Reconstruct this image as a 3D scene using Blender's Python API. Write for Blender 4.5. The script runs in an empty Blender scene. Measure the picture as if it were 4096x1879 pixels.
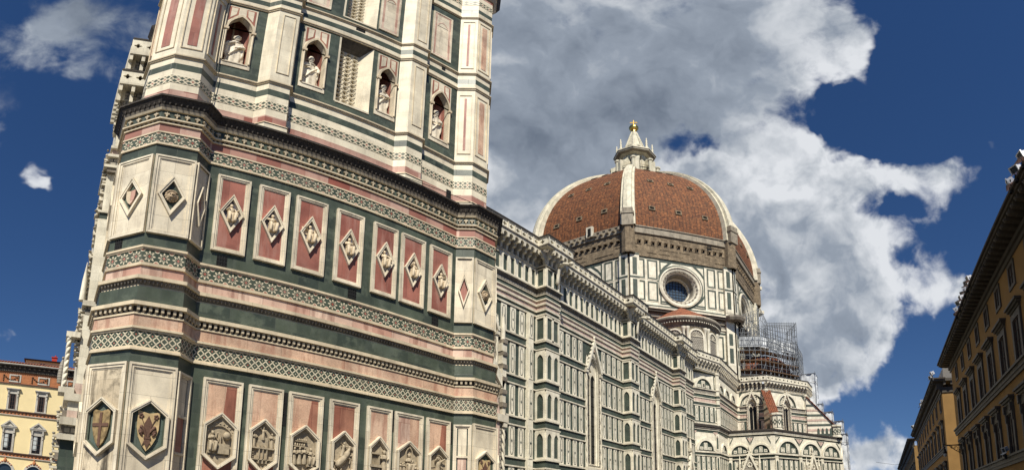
import bpy, math, random
from math import sin, cos, tan, pi, radians, sqrt, atan2, hypot
from mathutils import Vector, Matrix
from mathutils.geometry import tessellate_polygon
random.seed(7)
scene = bpy.context.scene
COL = scene.collection

# ---------------------------------------------------------------- camera: a swept panorama, tilted up
CAMP = Vector((-2.387, -15.115, 1.639))
YAW, PIT, ROL = radians(40.054), radians(8.019), radians(.658)
FPX, PY = 2117.55, 1791.66                   # pixels per radian in the 4096 x 1879 photograph, row of the optical axis
fw = Vector((cos(YAW)*cos(PIT), sin(YAW)*cos(PIT), sin(PIT)))
r0 = Vector((sin(YAW), -cos(YAW), 0)); u0 = r0.cross(fw)
rt = r0*cos(ROL) + u0*sin(ROL); up = -r0*sin(ROL) + u0*cos(ROL)
cam = bpy.data.cameras.new('camera'); co = bpy.data.objects.new('camera', cam); COL.objects.link(co)
cam.type = 'PANO'; cam.panorama_type = 'EQUIRECTANGULAR'
cam.longitude_min = -2048/FPX; cam.longitude_max = 2048/FPX
cam.latitude_max = PY/FPX; cam.latitude_min = (PY-1879)/FPX
cam.clip_start = .05; cam.clip_end = 3000
m3 = Matrix((rt, up, -fw)).transposed()
co.matrix_world = Matrix.Translation(CAMP) @ m3.to_4x4()
scene.camera = co

# ---------------------------------------------------------------- sun and exposure
SUN_AZ, SUN_EL = radians(42), radians(51)     # west of south, height
sd = Vector((-sin(SUN_AZ)*cos(SUN_EL), -cos(SUN_AZ)*cos(SUN_EL), sin(SUN_EL)))   # towards the sun
sl = bpy.data.lights.new('sun', 'SUN'); sl.energy = 4.6; sl.angle = radians(.53); sl.color = (1, .945, .83)
so = bpy.data.objects.new('sun', sl); COL.objects.link(so); so.location = (0, -60, 80)
so.rotation_euler = sd.to_track_quat('Z', 'Y').to_euler()
scene.view_settings.view_transform = 'Standard'; scene.view_settings.look = 'None'
scene.view_settings.exposure = .45; scene.view_settings.gamma = 1.0

# ---------------------------------------------------------------- node helpers
class NT:
    def __init__(s, tree): s.t = tree; s.n = tree.nodes; s.l = tree.links
    def new(s, typ, **kw):
        n = s.n.new(typ)
        for k, v in kw.items(): setattr(n, k, v)
        return n
    def put(s, sock, v):
        if hasattr(v, 'node'): s.l.new(v, sock)
        elif isinstance(v, (int, float)) or sock.type != 'RGBA': sock.default_value = v
        else: sock.default_value = (v[0], v[1], v[2], 1)
    def m(s, op, a, b=0.0, c=0.0, clamp=False):
        n = s.new('ShaderNodeMath', operation=op, use_clamp=clamp)
        s.put(n.inputs[0], a); s.put(n.inputs[1], b); s.put(n.inputs[2], c); return n.outputs[0]
    def vm(s, op, a, b=(0, 0, 0), sc=1.0):
        n = s.new('ShaderNodeVectorMath', operation=op); s.put(n.inputs[0], a); s.put(n.inputs[1], b)
        if op == 'SCALE': s.put(n.inputs['Scale'], sc)
        return n.outputs['Value'] if op in ('DISTANCE', 'LENGTH', 'DOT_PRODUCT') else n.outputs[0]
    def mix(s, f, a, b, blend='MIX'):
        n = s.new('ShaderNodeMix', data_type='RGBA', blend_type=blend)
        s.put(n.inputs[0], f); s.put(n.inputs[6], a); s.put(n.inputs[7], b); return n.outputs[2]
    def noise(s, vec, scale, detail=3, rough=.55, dist=0.0):
        n = s.new('ShaderNodeTexNoise'); s.put(n.inputs['Vector'], vec); n.inputs['Scale'].default_value = scale
        n.inputs['Detail'].default_value = detail; n.inputs['Roughness'].default_value = rough; n.inputs['Distortion'].default_value = dist
        return n.outputs['Fac']
    def mr(s, v, a, b, c=0.0, d=1.0, smooth=False):
        n = s.new('ShaderNodeMapRange', interpolation_type='SMOOTHSTEP' if smooth else 'LINEAR')
        s.put(n.inputs[0], v)
        for i, x in enumerate((a, b, c, d)): s.put(n.inputs[1+i], x)
        return n.outputs[0]
    def sep(s, v):
        n = s.new('ShaderNodeSeparateXYZ'); s.put(n.inputs[0], v); return n.outputs
    def comb(s, x, y, z=0.0):
        n = s.new('ShaderNodeCombineXYZ')
        for i, q in enumerate((x, y, z)): s.put(n.inputs[i], q)
        return n.outputs[0]

# ---------------------------------------------------------------- world: Nishita sky with clouds laid out by direction
w = bpy.data.worlds.new('World'); scene.world = w; w.use_nodes = True
T = NT(w.node_tree); T.n.clear()
sky = T.new('ShaderNodeTexSky', sky_type='NISHITA'); sky.sun_disc = False
sky.sun_elevation = SUN_EL; sky.sun_rotation = atan2(sd.x, sd.y)
sky.air_density = 1.0; sky.dust_density = 0.0; sky.ozone_density = 3.0; sky.altitude = 600
def azel(x, y):                               # direction of a spot of sky, given in the photo's 2576 x 1182 view
    th = (x*1.59006-2048)/FPX; v = (PY-y*1.59006)/FPX
    return cos(v)*(sin(th)*rt + cos(th)*fw) + sin(v)*up
# (x, y, radius, weight): where the clouds of that afternoon stood
CLOUD = [(1400,80,330,1),(1700,60,330,1),(1960,60,250,1),(2080,120,130,.7),(1330,330,300,1),(1560,200,260,1),(1900,150,230,.9),(1800,260,170,.6),(1480,420,230,.9),(1660,250,160,.6),
 (1300,560,260,.9),(1640,480,150,.7),(1760,500,190,.9),(1880,450,190,.9),(1985,350,95,1),(1960,540,270,1),(2100,450,150,.9),(2230,440,110,.7),(2330,440,100,.7),
 (2420,430,85,.55),(2060,660,240,1),(2220,600,120,.6),(2330,580,90,.55),(2370,520,70,.4),(2200,740,150,1),(2330,690,110,.75),(2120,800,180,1),(2000,850,230,1),(2210,850,100,.85),(2170,930,100,.8),(1900,720,250,.8),
 (2420,700,55,.55),(2340,850,60,.45),(2010,960,120,.7),(2090,990,50,.7),(2180,1120,110,.65),(2270,1100,90,.75),(2290,1160,110,.75),(2200,1150,80,.6),(1240,200,200,.8),(1960,920,130,.6),(2130,1140,60,.5),(1850,880,220,.9),(1900,1010,110,.7),(1800,700,200,.8),
 (2150,190,80,.42),(2170,270,60,.36),(2100,330,60,.25),(2010,215,70,.4),(2210,60,28,.42),(2350,290,70,.26),(2500,370,40,.22),
 (50,30,180,.52),(125,100,90,.46),(190,172,62,.48),(175,50,90,.40),(300,40,210,.46),(330,160,120,.38),(116,446,36,.42),(92,454,30,.3),(0,850,40,.5),(-200,300,300,.5),
 (2900,500,300,.5),(1500,-300,420,.9)]
HOLES = [(1690,330,55,.5),(1750,350,60,.65),(1800,370,45,.5),(1640,330,30,.3),(1985,235,60,.55),(2060,225,70,.75),(2120,215,60,.7),(2130,520,45,.4),(2180,545,55,.55),(2245,520,45,.55),(2290,640,40,.4),
 (2120,330,80,.6),(2230,330,110,.9),(2330,330,100,.7),(2240,170,100,.9),(1270,50,30,.3),(2310,760,50,.4),(2060,300,50,.5),(2200,270,60,.35)]
GREY = [(1390,370,230,1),(1290,280,150,.85),(1300,480,170,.42),(1500,560,150,.35),(2000,830,260,.38),(2150,780,120,.3),(1700,60,220,.3),(1300,100,100,.35),(1540,270,260,.75),(1700,200,250,.6),(1480,400,200,.9),(1760,270,170,.6),(1900,300,150,.5),(1890,590,110,.75),(2000,600,120,.55),(2110,650,110,.6),(1960,700,90,.45),(1800,480,110,.45),(1850,760,110,.5),(2180,720,70,.45),(2290,620,50,.3),(2060,930,90,.4),
 (1250,600,130,.3),(2100,880,150,.6),(1350,100,260,.45),(1620,120,200,.3),(2180,1130,120,.5),(300,60,300,1),(60,40,200,1),(190,170,80,.6),(2220,830,60,.4),(1500,-300,500,.7),(1900,120,200,.25),(1960,70,260,.38),(2080,60,120,.2)]
geo = T.new('ShaderNodeTexCoord').outputs['Generated']
dv = T.vm('NORMALIZE', geo)
T.put(sky.inputs[0], T.vm('NORMALIZE', T.vm('ADD', T.vm('MULTIPLY', dv, (1, 1, .88)), (0, 0, .12))))
def warped(v, sc, amt):
    n = T.new('ShaderNodeTexNoise'); T.put(n.inputs['Vector'], v); n.inputs['Scale'].default_value = sc; n.inputs['Detail'].default_value = 3; n.inputs['Roughness'].default_value = .6
    return T.vm('ADD', v, T.vm('SCALE', T.vm('SUBTRACT', n.outputs['Color'], (.5, .5, .5)), sc=amt))
warp = warped(warped(dv, 4, .12), 17, .07)
def field(lst, vec):
    tot = None
    for x, y, r, wt in lst:
        R = r*1.59006/FPX
        f = T.mr(T.vm('DISTANCE', vec, tuple(azel(x, y))), R, R*.15, 0, wt, True)
        tot = f if tot is None else T.m('ADD', tot, f)
    return tot
def puff(vec): return T.m('ADD', T.m('MULTIPLY', T.noise(vec, 5.5, 3, .5), .55), T.m('MULTIPLY', T.noise(vec, 19, 8, .60, .25), .45))
D = T.m('SUBTRACT', T.m('MINIMUM', field(CLOUD, warp), 1.2), field(HOLES, warp))
F0 = puff(dv); F1 = puff(T.vm('ADD', dv, tuple(sd*.012 + Vector((0, 0, .016)))))
dens = T.m('ADD', D, T.m('MULTIPLY', T.m('SUBTRACT', F0, .52), 3.4))
alpha = T.m('MULTIPLY', T.mr(dens, .10, .95, 0, 1, True), T.mr(D, .08, .34, 0, 1, True))
G0 = T.noise(warp, 9, 3, .5); G1 = T.noise(T.vm('ADD', warp, tuple(sd*.02 + Vector((0, 0, .035)))), 9, 3, .5)
relief = T.m('ADD', T.mr(T.m('SUBTRACT', F0, F1), -.13, .13, .6, -.1), T.mr(T.m('SUBTRACT', G0, G1), -.22, .22, .65, -.15))
grey = T.m('MINIMUM', field(GREY, warp), 1.0)
soft = T.noise(warp, 4.5, 6, .6)
thick = T.mr(dens, .45, 1.9, 0, 1, True)
gr2 = T.m('ADD', T.m('MULTIPLY', grey, T.mr(soft, .30, .70, 1.05, .42)), T.m('MULTIPLY', T.mr(relief, 0, 1, -.40, .42), T.m('SUBTRACT', 1.1, T.m('MULTIPLY', grey, .72))))
gr2 = T.mr(T.m('ADD', gr2, T.m('MULTIPLY', thick, .16)), 0, 1.38, 0, 1)
K = .84/.085
cr = T.new('ShaderNodeValToRGB'); T.put(cr.inputs[0], gr2)
e = cr.color_ramp.elements; e[0].position = 0; e[0].color = (.67*K, .69*K, .72*K, 1); e[1].position = 1; e[1].color = (.105*K, .132*K, .178*K, 1)
for ps, c in ((.24, (.48, .51, .55)), (.48, (.27, .31, .37))): q = e.new(ps); q.color = (*[x*K for x in c], 1)
ccol = cr.outputs[0]
hs = T.new('ShaderNodeHueSaturation'); hs.inputs['Hue'].default_value = .508; hs.inputs['Saturation'].default_value = 1.22; hs.inputs['Value'].default_value = .65; T.put(hs.inputs['Color'], sky.outputs[0])
bg = T.new('ShaderNodeBackground'); bg.inputs['Strength'].default_value = .085
T.put(bg.inputs['Color'], T.mix(T.m('MULTIPLY', alpha, .97), hs.outputs[0], ccol))
T.l.new(bg.outputs[0], T.new('ShaderNodeOutputWorld').inputs[0])
# ---------------------------------------------------------------- materials
def new_mat(name):
    m = bpy.data.materials.new(name); m.use_nodes = True; t = NT(m.node_tree)
    b = t.n['Principled BSDF']; return m, t, b
def stone(name, c1, c2, bw=.8, bh=.35, mort=None, ms=.006, rough=.55, grain=.14, stain=.35, staincol=(.16, .13, .10), bump=.25, streak=.25, patch=None, bias=0.0, veins=0.0, freq=.5, sscale=.7):
    """coursed stone slabs: every slab its own tint, joints, dirt streaks that run down, fine grain"""
    m, t, b = new_mat(name)
    uv = t.new('ShaderNodeUVMap').outputs[0]
    br = t.new('ShaderNodeTexBrick'); br.offset = freq; t.put(br.inputs['Vector'], uv)
    mort = mort or tuple(.55*x for x in c1)
    t.put(br.inputs['Color1'], c1); t.put(br.inputs['Color2'], c2); t.put(br.inputs['Mortar'], mort)
    for k, v in (('Scale', 1), ('Mortar Size', ms), ('Mortar Smooth', .2), ('Bias', bias), ('Brick Width', bw), ('Row Height', bh)): br.inputs[k].default_value = v
    pos = t.new('ShaderNodeNewGeometry').outputs['Position']
    col = br.outputs['Color']
    if patch:
        col = t.mix(t.mr(t.noise(pos, 2.2, 4, .6), .52, .62), col, patch)
    if veins:
        vn = t.m('ABSOLUTE', t.m('SUBTRACT', t.noise(pos, 5, 5, .65, 1.2), .5))
        col = t.mix(t.mr(vn, 0, .03, veins, 0), col, tuple(.5*x for x in c1))
    g1 = t.noise(pos, 1.1, 5, .6); g2 = t.noise(pos, 38, 3, .7)
    col = t.mix(1.0, col, t.comb(*[t.m('MULTIPLY', t.mr(g1, .25, .75, 1-grain*1.6, 1+grain), t.mr(g2, .25, .75, 1-grain*.6, 1+grain*.6))]*3), 'MULTIPLY')
    ux = t.sep(uv)
    st = t.noise(t.comb(t.m('MULTIPLY', ux[0], 3.0), t.m('MULTIPLY', ux[1], .45), t.sep(pos)[1]), 1.0, 5, .62)
    col = t.mix(t.mr(st, .50, .64, 0, streak), col, staincol)
    col = t.mix(t.mr(t.noise(pos, sscale, 6, .68), .50, .70, 0, stain), col, staincol)
    t.put(b.inputs['Base Color'], col); b.inputs['Roughness'].default_value = rough
    b.inputs['Specular IOR Level'].default_value = .3
    bp = t.new('ShaderNodeBump'); bp.inputs['Strength'].default_value = bump; bp.inputs['Distance'].default_value = .02
    t.put(bp.inputs['Height'], t.m('ADD', t.m('MULTIPLY', br.outputs['Fac'], -1), t.m('MULTIPLY', g2, .4)))
    t.l.new(bp.outputs[0], b.inputs['Normal'])
    return m
def plain(name, c, rough=.5, metal=0.0, var=.12, scale=6, spec=.3, bump=0.0):
    m, t, b = new_mat(name)
    pos = t.new('ShaderNodeNewGeometry').outputs['Position']
    n = t.noise(pos, scale, 5, .6)
    v = t.mr(n, .25, .75, 1-var, 1+var)
    t.put(b.inputs['Base Color'], t.mix(1.0, c, t.comb(v, v, v), 'MULTIPLY'))
    b.inputs['Roughness'].default_value = rough; b.inputs['Metallic'].default_value = metal; b.inputs['Specular IOR Level'].default_value = spec
    if bump:
        bp = t.new('ShaderNodeBump'); bp.inputs['Strength'].default_value = bump; bp.inputs['Distance'].default_value = .03
        t.put(bp.inputs['Height'], n); t.l.new(bp.outputs[0], b.inputs['Normal'])
    return m
WHITE = (.70, .615, .465); GREEN = (.040, .056, .042); RED = (.26, .080, .057)
def inlay(name, kind):
    """mosaic frieze: one cell of the pattern per unit of u and v"""
    m, t, b = new_mat(name)
    uv = t.new('ShaderNodeUVMap').outputs[0]; ux = t.sep(uv)
    pos = t.new('ShaderNodeNewGeometry').outputs['Position']
    def cell(k):
        return (t.m('SUBTRACT', t.m('FRACT', t.m('MULTIPLY', ux[0], k)), .5), t.m('SUBTRACT', t.m('FRACT', t.m('MULTIPLY', ux[1], k)), .5))
    def less(a, b): return t.m('LESS_THAN', a, b)
    wcol = t.mix(t.mr(t.noise(pos, 9, 3), .35, .65), (.56, .48, .34), (.68, .60, .44))
    gcol = t.mix(t.mr(t.noise(pos, 7, 3), .35, .65), (.040, .054, .038), (.072, .092, .064))
    rcol = t.mix(t.mr(t.noise(pos, 3, 2), .4, .6), (.30, .075, .05), (.45, .22, .17))
    if kind == 'flower':
        x, y = cell(1)
        r = t.m('SQRT', t.m('ADD', t.m('MULTIPLY', x, x), t.m('MULTIPLY', y, y))); a = t.m('ARCTAN2', y, x)
        c8 = t.m('COSINE', t.m('MULTIPLY', a, 8)); c4 = t.m('COSINE', t.m('MULTIPLY', a, 4))
        R = t.m('ADD', .305, t.m('MULTIPLY', c8, .115))
        pet = t.m('MULTIPLY', less(r, R), t.m('SUBTRACT', 1, less(r, t.m('ADD', .205, t.m('MULTIPLY', c8, .055)))))
        col = t.mix(pet, gcol, wcol)
        col = t.mix(less(r, t.m('ADD', .095, t.m('MULTIPLY', c4, .028))), col, rcol)
        dx = t.m('SUBTRACT', .5, t.m('ABSOLUTE', x)); dy = t.m('SUBTRACT', .5, t.m('ABSOLUTE', y))
        rc = t.m('SQRT', t.m('ADD', t.m('MULTIPLY', dx, dx), t.m('MULTIPLY', dy, dy)))
        col = t.mix(less(rc, .2), col, wcol); col = t.mix(less(rc, .135), col, rcol)
    elif kind == 'star':
        x, y = cell(2); ax = t.m('ABSOLUTE', x); ay = t.m('ABSOLUTE', y)
        d1 = t.m('ADD', ax, ay); d2 = t.m('MAXIMUM', ax, ay)
        g = t.m('MAXIMUM', t.m('MULTIPLY', less(d1, .44), t.m('SUBTRACT', 1, less(d1, .09))), less(.64, d1))
        g = t.m('MAXIMUM', g, t.m('MULTIPLY', less(.44, d2), less(d1, .50)))
        col = t.mix(g, wcol, gcol)
        X, Y = cell(1); odd = less(t.m('MULTIPLY', X, Y), 0)
        col = t.mix(t.m('MULTIPLY', less(d1, .14), odd), col, rcol)
    else:
        x, y = cell(2); ax = t.m('ABSOLUTE', x); ay = t.m('ABSOLUTE', y)
        d1 = t.m('ADD', ax, ay); d2 = t.m('MAXIMUM', ax, ay)
        g = t.m('MAXIMUM', less(d1, .41), less(.74, d1))
        col = t.mix(g, wcol, gcol)
        X, Y = cell(1); rr = t.m('ADD', t.m('ABSOLUTE', X), t.m('ABSOLUTE', Y))
        col = t.mix(less(rr, .12), col, rcol)
    col = t.mix(t.mr(t.noise(pos, .8, 5, .6), .5, .72, 0, .4), col, (.20, .17, .13))
    t.put(b.inputs['Base Color'], col); b.inputs['Roughness'].default_value = .5; b.inputs['Specular IOR Level'].default_value = .3
    return m
M = {}
M['white'] = stone('white_marble', (.80, .71, .54), (.67, .58, .43), 1.1, .55, stain=.34, streak=.34)
M['white2'] = stone('white_marble_blocks', (.80, .72, .545), (.72, .635, .47), .75, .46, mort=(.60, .52, .40), ms=.004, stain=.22, streak=.22)
M['trim'] = stone('marble_moulding', (.70, .59, .41), (.58, .48, .33), 1.4, 4, stain=.45, streak=.2, bump=.1)
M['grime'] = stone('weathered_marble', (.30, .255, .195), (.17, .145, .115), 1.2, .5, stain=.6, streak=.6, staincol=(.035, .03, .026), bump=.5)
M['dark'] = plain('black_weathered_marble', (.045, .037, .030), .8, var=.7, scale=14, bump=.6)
M['green'] = stone('green_serpentine', (.086, .106, .074), (.044, .057, .046), .72, .42, mort=(.075, .085, .07), stain=.22, streak=.25, staincol=(.10, .115, .095), grain=.28, patch=(.088, .105, .078), veins=.15, rough=.42)
M['pink'] = stone('pink_marble', (.50, .285, .215), (.72, .55, .43), .8, .7, stain=.25, streak=.6, staincol=(.20, .085, .06), grain=.16)
M['band'] = stone('red_and_pink_courses', (.62, .42, .33), (.27, .085, .06), .85, 1.2, stain=.2, streak=.45, staincol=(.30, .12, .085), grain=.2, bias=.05)
M['peach'] = stone('peach_marble', (.66, .43, .29), (.60, .42, .30), 1.1, 1.4, stain=.35, streak=.5, staincol=(.25, .085, .055), grain=.22, veins=.55)
M['red'] = stone('red_marble', (.37, .145, .105), (.28, .098, .072), .9, 1.6, stain=.35, streak=.5, staincol=(.42, .24, .19), grain=.25)
M['redd'] = stone('brown_red_marble', (.30, .105, .07), (.42, .20, .13), .5, 2.5, stain=.4, streak=.7, staincol=(.14, .05, .035), grain=.25)
M['relief'] = plain('grey_brown_carved_marble', (.36, .295, .20), .7, var=.35, scale=9, bump=.3)
M['carve'] = plain('cream_carved_marble', (.58, .47, .32), .55, var=.22, scale=10, bump=.2)
M['statue'] = plain('pale_statue_marble', (.66, .585, .455), .55, var=.22, scale=5, bump=.15)
M['blue'] = stone('blue_glazed_tiles', (.022, .032, .10), (.03, .045, .14), .06, .06, mort=(.25, .22, .18), ms=.008, rough=.2, stain=.2)
M['hole'] = plain('painted_opening_dark', (.006, .006, .006), .9, var=.3)  # black colour painted for the dark inside openings
M['soot'] = stone('soot_stained_marble', (.66, .56, .40), (.54, .44, .30), .55, 1.6, stain=1.0, streak=.9, staincol=(.05, .04, .027), grain=.25, sscale=1.9)
M['flower'] = inlay('flower_mosaic_frieze', 'flower'); M['star'] = inlay('star_mosaic_frieze', 'star'); M['chk'] = inlay('checker_mosaic_frieze', 'chk')
M['gold'] = plain('gilded_copper', (.80, .50, .12), .28, 1.0, .12)
M['iron'] = plain('dark_iron', (.03, .03, .03), .6, .4)
M['lily'] = plain('brown_lily_relief', (.125, .068, .045), .7, var=.3, scale=20)
M['shield'] = plain('yellowed_shield_marble', (.50, .365, .185), .6, var=.35)
M['glass'] = plain('dark_window_glass', (.02, .03, .045), .12, 0, .3, spec=.6)
# cathedral
M['cwhite'] = stone('nave_white_marble', (.80, .745, .60), (.70, .645, .505), 1.0, .5, stain=.16, streak=.22)
M['ctrim'] = stone('nave_marble_ledges', (.72, .665, .53), (.58, .525, .41), 1.5, 3, stain=.3, streak=.3)
M['cgreen'] = stone('nave_green_marble', (.070, .092, .070), (.046, .062, .050), .8, .5, mort=(.07, .08, .07), stain=.2, streak=.2, staincol=(.14, .14, .12), grain=.25)
M['cpink'] = stone('nave_pink_marble', (.53, .39, .32), (.60, .46, .38), 1.2, .6, stain=.4, streak=.4, staincol=(.26, .16, .12))
M['cline'] = plain('dark_inlay_lines', (.075, .085, .07), .6)
M['cgrey'] = stone('carved_frieze_marble', (.40, .36, .29), (.32, .29, .23), .35, .3, mort=(.10, .095, .08), ms=.04, stain=.5, streak=.4)
M['tile'] = stone('terracotta_dome_tiles', (.225, .082, .030), (.125, .043, .018), .75, .62, mort=(.035, .018, .013), ms=.055, stain=.6, streak=.7, staincol=(.085, .042, .022), grain=.18, bump=.9, rough=.8, patch=(.275, .108, .040), freq=0)
M['roof'] = stone('terracotta_roof_tiles', (.38, .125, .055), (.25, .085, .045), .35, .38, mort=(.07, .03, .02), ms=.03, stain=.5, streak=.3, staincol=(.12, .07, .05), grain=.3, bump=.8, rough=.85)
M['brick'] = stone('rough_brown_masonry', (.33, .255, .165), (.225, .17, .11), .55, .22, mort=(.12, .09, .06), ms=.03, stain=.5, streak=.4, staincol=(.09, .07, .05), grain=.3, bump=1.0, rough=.9)
M['rib'] = stone('white_rib_marble', (.68, .62, .48), (.54, .49, .37), 3, 1.4, stain=.6, streak=.5, staincol=(.30, .31, .23), grain=.15)
M['plaster'] = stone('grey_cement', (.33, .285, .215), (.27, .23, .17), 2, .9, stain=.5, streak=.6, staincol=(.10, .085, .065))
M['steel'] = plain('galvanised_scaffold_tube', (.22, .23, .24), .5, .6, .2)
M['plank'] = plain('weathered_scaffold_boards', (.20, .125, .075), .8, 0, .35, 3)
M['sheet'] = plain('white_plastic_sheeting', (.66, .68, .70), .45, 0, .12, 2, bump=.5)
M['net'] = plain('pale_grey_debris_sheet', (.36, .38, .40), .6, 0, .2, 1.2)
# palaces
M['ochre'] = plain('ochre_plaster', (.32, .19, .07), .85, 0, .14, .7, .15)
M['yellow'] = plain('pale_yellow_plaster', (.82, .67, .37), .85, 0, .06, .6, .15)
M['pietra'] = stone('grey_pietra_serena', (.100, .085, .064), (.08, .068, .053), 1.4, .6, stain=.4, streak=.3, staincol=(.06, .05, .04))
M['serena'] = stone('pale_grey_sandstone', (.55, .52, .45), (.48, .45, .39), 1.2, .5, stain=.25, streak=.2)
M['eave'] = plain('dark_eave_timber', (.07, .055, .042), .8, 0, .3)
M['terra'] = plain('terracotta_frieze', (.40, .155, .065), .8, 0, .3, 3)
M['shutter'] = plain('brown_shutters', (.075, .045, .035), .6, 0, .2)
M['curtain'] = plain('pale_curtain', (.5, .53, .52), .8, 0, .1)
M['chrome'] = plain('white_lamp_housing', (.62, .63, .64), .35, .3, .05, spec=.5)
M['opal'] = plain('opal_lamp_glass', (.55, .55, .52), .2, 0, .05, spec=.5)
M['metalroof'] = plain('grey_sheet_metal', (.24, .22, .19), .5, .3, .15)
M['pglass'] = plain('dark_palace_window_glass', (.010, .012, .014), .35, 0, .3, spec=.15)
M['hexground'] = stone('grey_green_shield_ground', (.10, .135, .11), (.085, .115, .095), .5, .5, stain=.3)
M['shieldd'] = plain('smoke_blackened_shield', (.24, .17, .08), .6, var=.8, scale=7)
# ---------------------------------------------------------------- mesh builder
class Fr:
    """local frame of a wall: u along it, v up it, n out of it"""
    def __init__(s, o, u, v=(0, 0, 1), n=None):
        s.o = Vector(o); s.u = Vector(u).normalized(); s.v = Vector(v).normalized(); s.n = Vector(n).normalized() if n else s.u.cross(s.v)
    def p(s, u, v, n=0.0): return s.o + s.u*u + s.v*v + s.n*n
def fr_seg(p, q): return Fr((p[0], p[1], 0), (q[0]-p[0], q[1]-p[1], 0))      # outward = right of the direction p -> q
class MB:
    def __init__(s): s.v = []; s.f = []; s.mi = []; s.uv = []; s.mats = []; s.sm = []
    def mat(s, k):
        if k not in s.mats: s.mats.append(k)
        return s.mats.index(k)
    def face(s, pts, m, uv=None, smooth=False):
        pts = [Vector(p) for p in pts]
        b = len(s.v); s.v += pts; s.f.append(list(range(b, b+len(pts)))); s.mi.append(s.mat(m)); s.sm.append(smooth)
        if uv is None:
            n = Vector((0, 0, 0))
            for i in range(len(pts)): n += pts[i-1].cross(pts[i])
            if n.length: n.normalize()
            if abs(n.z) > .92: uv = [(p.x, p.y) for p in pts]
            else:
                t = Vector((-n.y, n.x, 0)).normalized(); w_ = n.cross(t)
                uv = [(p.dot(t), p.dot(w_)) for p in pts]
        s.uv.append(uv)
    def grid(s, rows, m, uvs=None, closed=False, smooth=False):
        """quads between rows of points, sharing vertices"""
        b = len(s.v); nr, nc = len(rows), len(rows[0])
        for r in rows: s.v += [Vector(p) for p in r]
        mi = s.mat(m)
        for i in range(nr-1):
            for j in range(nc if closed else nc-1):
                k = (j+1) % nc
                s.f.append([b+i*nc+j, b+i*nc+k, b+(i+1)*nc+k, b+(i+1)*nc+j]); s.mi.append(mi); s.sm.append(smooth)
                if uvs: a = uvs[i]; c = uvs[i+1]; s.uv.append([a[j], a[k] if k else (a[j][0]+1, a[j][1]), c[k] if k else (c[j][0]+1, c[j][1]), c[j]])
                else: s.uv.append([(j, i), (j+1, i), (j+1, i+1), (j, i+1)])
    def box(s, fr, u0, u1, v0, v1, n0, n1, m, back=True):
        P = fr.p
        s.face([P(u0, v0, n1), P(u1, v0, n1), P(u1, v1, n1), P(u0, v1, n1)], m)
        s.face([P(u0, v0, n0), P(u0, v0, n1), P(u0, v1, n1), P(u0, v1, n0)], m)
        s.face([P(u1, v0, n1), P(u1, v0, n0), P(u1, v1, n0), P(u1, v1, n1)], m)
        s.face([P(u0, v1, n1), P(u1, v1, n1), P(u1, v1, n0), P(u0, v1, n0)], m)
        s.face([P(u0, v0, n0), P(u1, v0, n0), P(u1, v0, n1), P(u0, v0, n1)], m)
        if back: s.face([P(u1, v0, n0), P(u0, v0, n0), P(u0, v1, n0), P(u1, v1, n0)], m)
    def poly(s, fr, out, n0, n1, m, holes=(), mh=None, smooth=False):
        """an outline with holes, extruded from n0 to n1 (front at n1); no back face"""
        loops = [out]+list(holes)
        tri = tessellate_polygon([[Vector((a, b, 0)) for a, b in L] for L in loops])
        flat = [q for L in loops for q in L]
        for t in tri:
            a, b, c = [flat[i] for i in t]
            if (b[0]-a[0])*(c[1]-a[1])-(b[1]-a[1])*(c[0]-a[0]) < 0: b, c = c, b
            s.face([fr.p(*a, n1), fr.p(*b, n1), fr.p(*c, n1)], m)
        for k, L in enumerate(loops):
            ar = sum(L[i-1][0]*L[i][1]-L[i][0]*L[i-1][1] for i in range(len(L)))
            LL = L if (ar > 0) == (k == 0) else L[::-1]
            for i in range(len(LL)):
                a, b = LL[i-1], LL[i]
                s.face([fr.p(*a, n0), fr.p(*b, n0), fr.p(*b, n1), fr.p(*a, n1)], (mh or m) if k else m, smooth=smooth and k > 0)
    def ring(s, fr, out, inn, n0, n1, m): s.poly(fr, out, n0, n1, m, [inn])
    def rect(s, fr, u0, u1, v0, v1, wd, n0, n1, m): s.poly(fr, [(u0, v0), (u1, v0), (u1, v1), (u0, v1)], n0, n1, m, [[(u0+wd, v0+wd), (u1-wd, v0+wd), (u1-wd, v1-wd), (u0+wd, v1-wd)]])
    def tube(s, path, r, m, seg=6, caps=True, smooth=True):
        path = [Vector(p) for p in path]; rs = r if isinstance(r, (list, tuple)) else [r]*len(path)
        rows = []
        for i, p in enumerate(path):
            d = (path[min(i+1, len(path)-1)]-path[max(i-1, 0)])
            d = d.normalized() if d.length else Vector((0, 0, 1))
            a = d.cross(Vector((0, 0, 1)) if abs(d.z) < .9 else Vector((1, 0, 0))).normalized(); b = d.cross(a)
            rows.append([p + (a*cos(2*pi*k/seg)+b*sin(2*pi*k/seg))*rs[i] for k in range(seg)])
        s.grid(rows, m, closed=True, smooth=smooth)
        if caps: s.face(rows[0], m); s.face(rows[-1][::-1], m)
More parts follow.
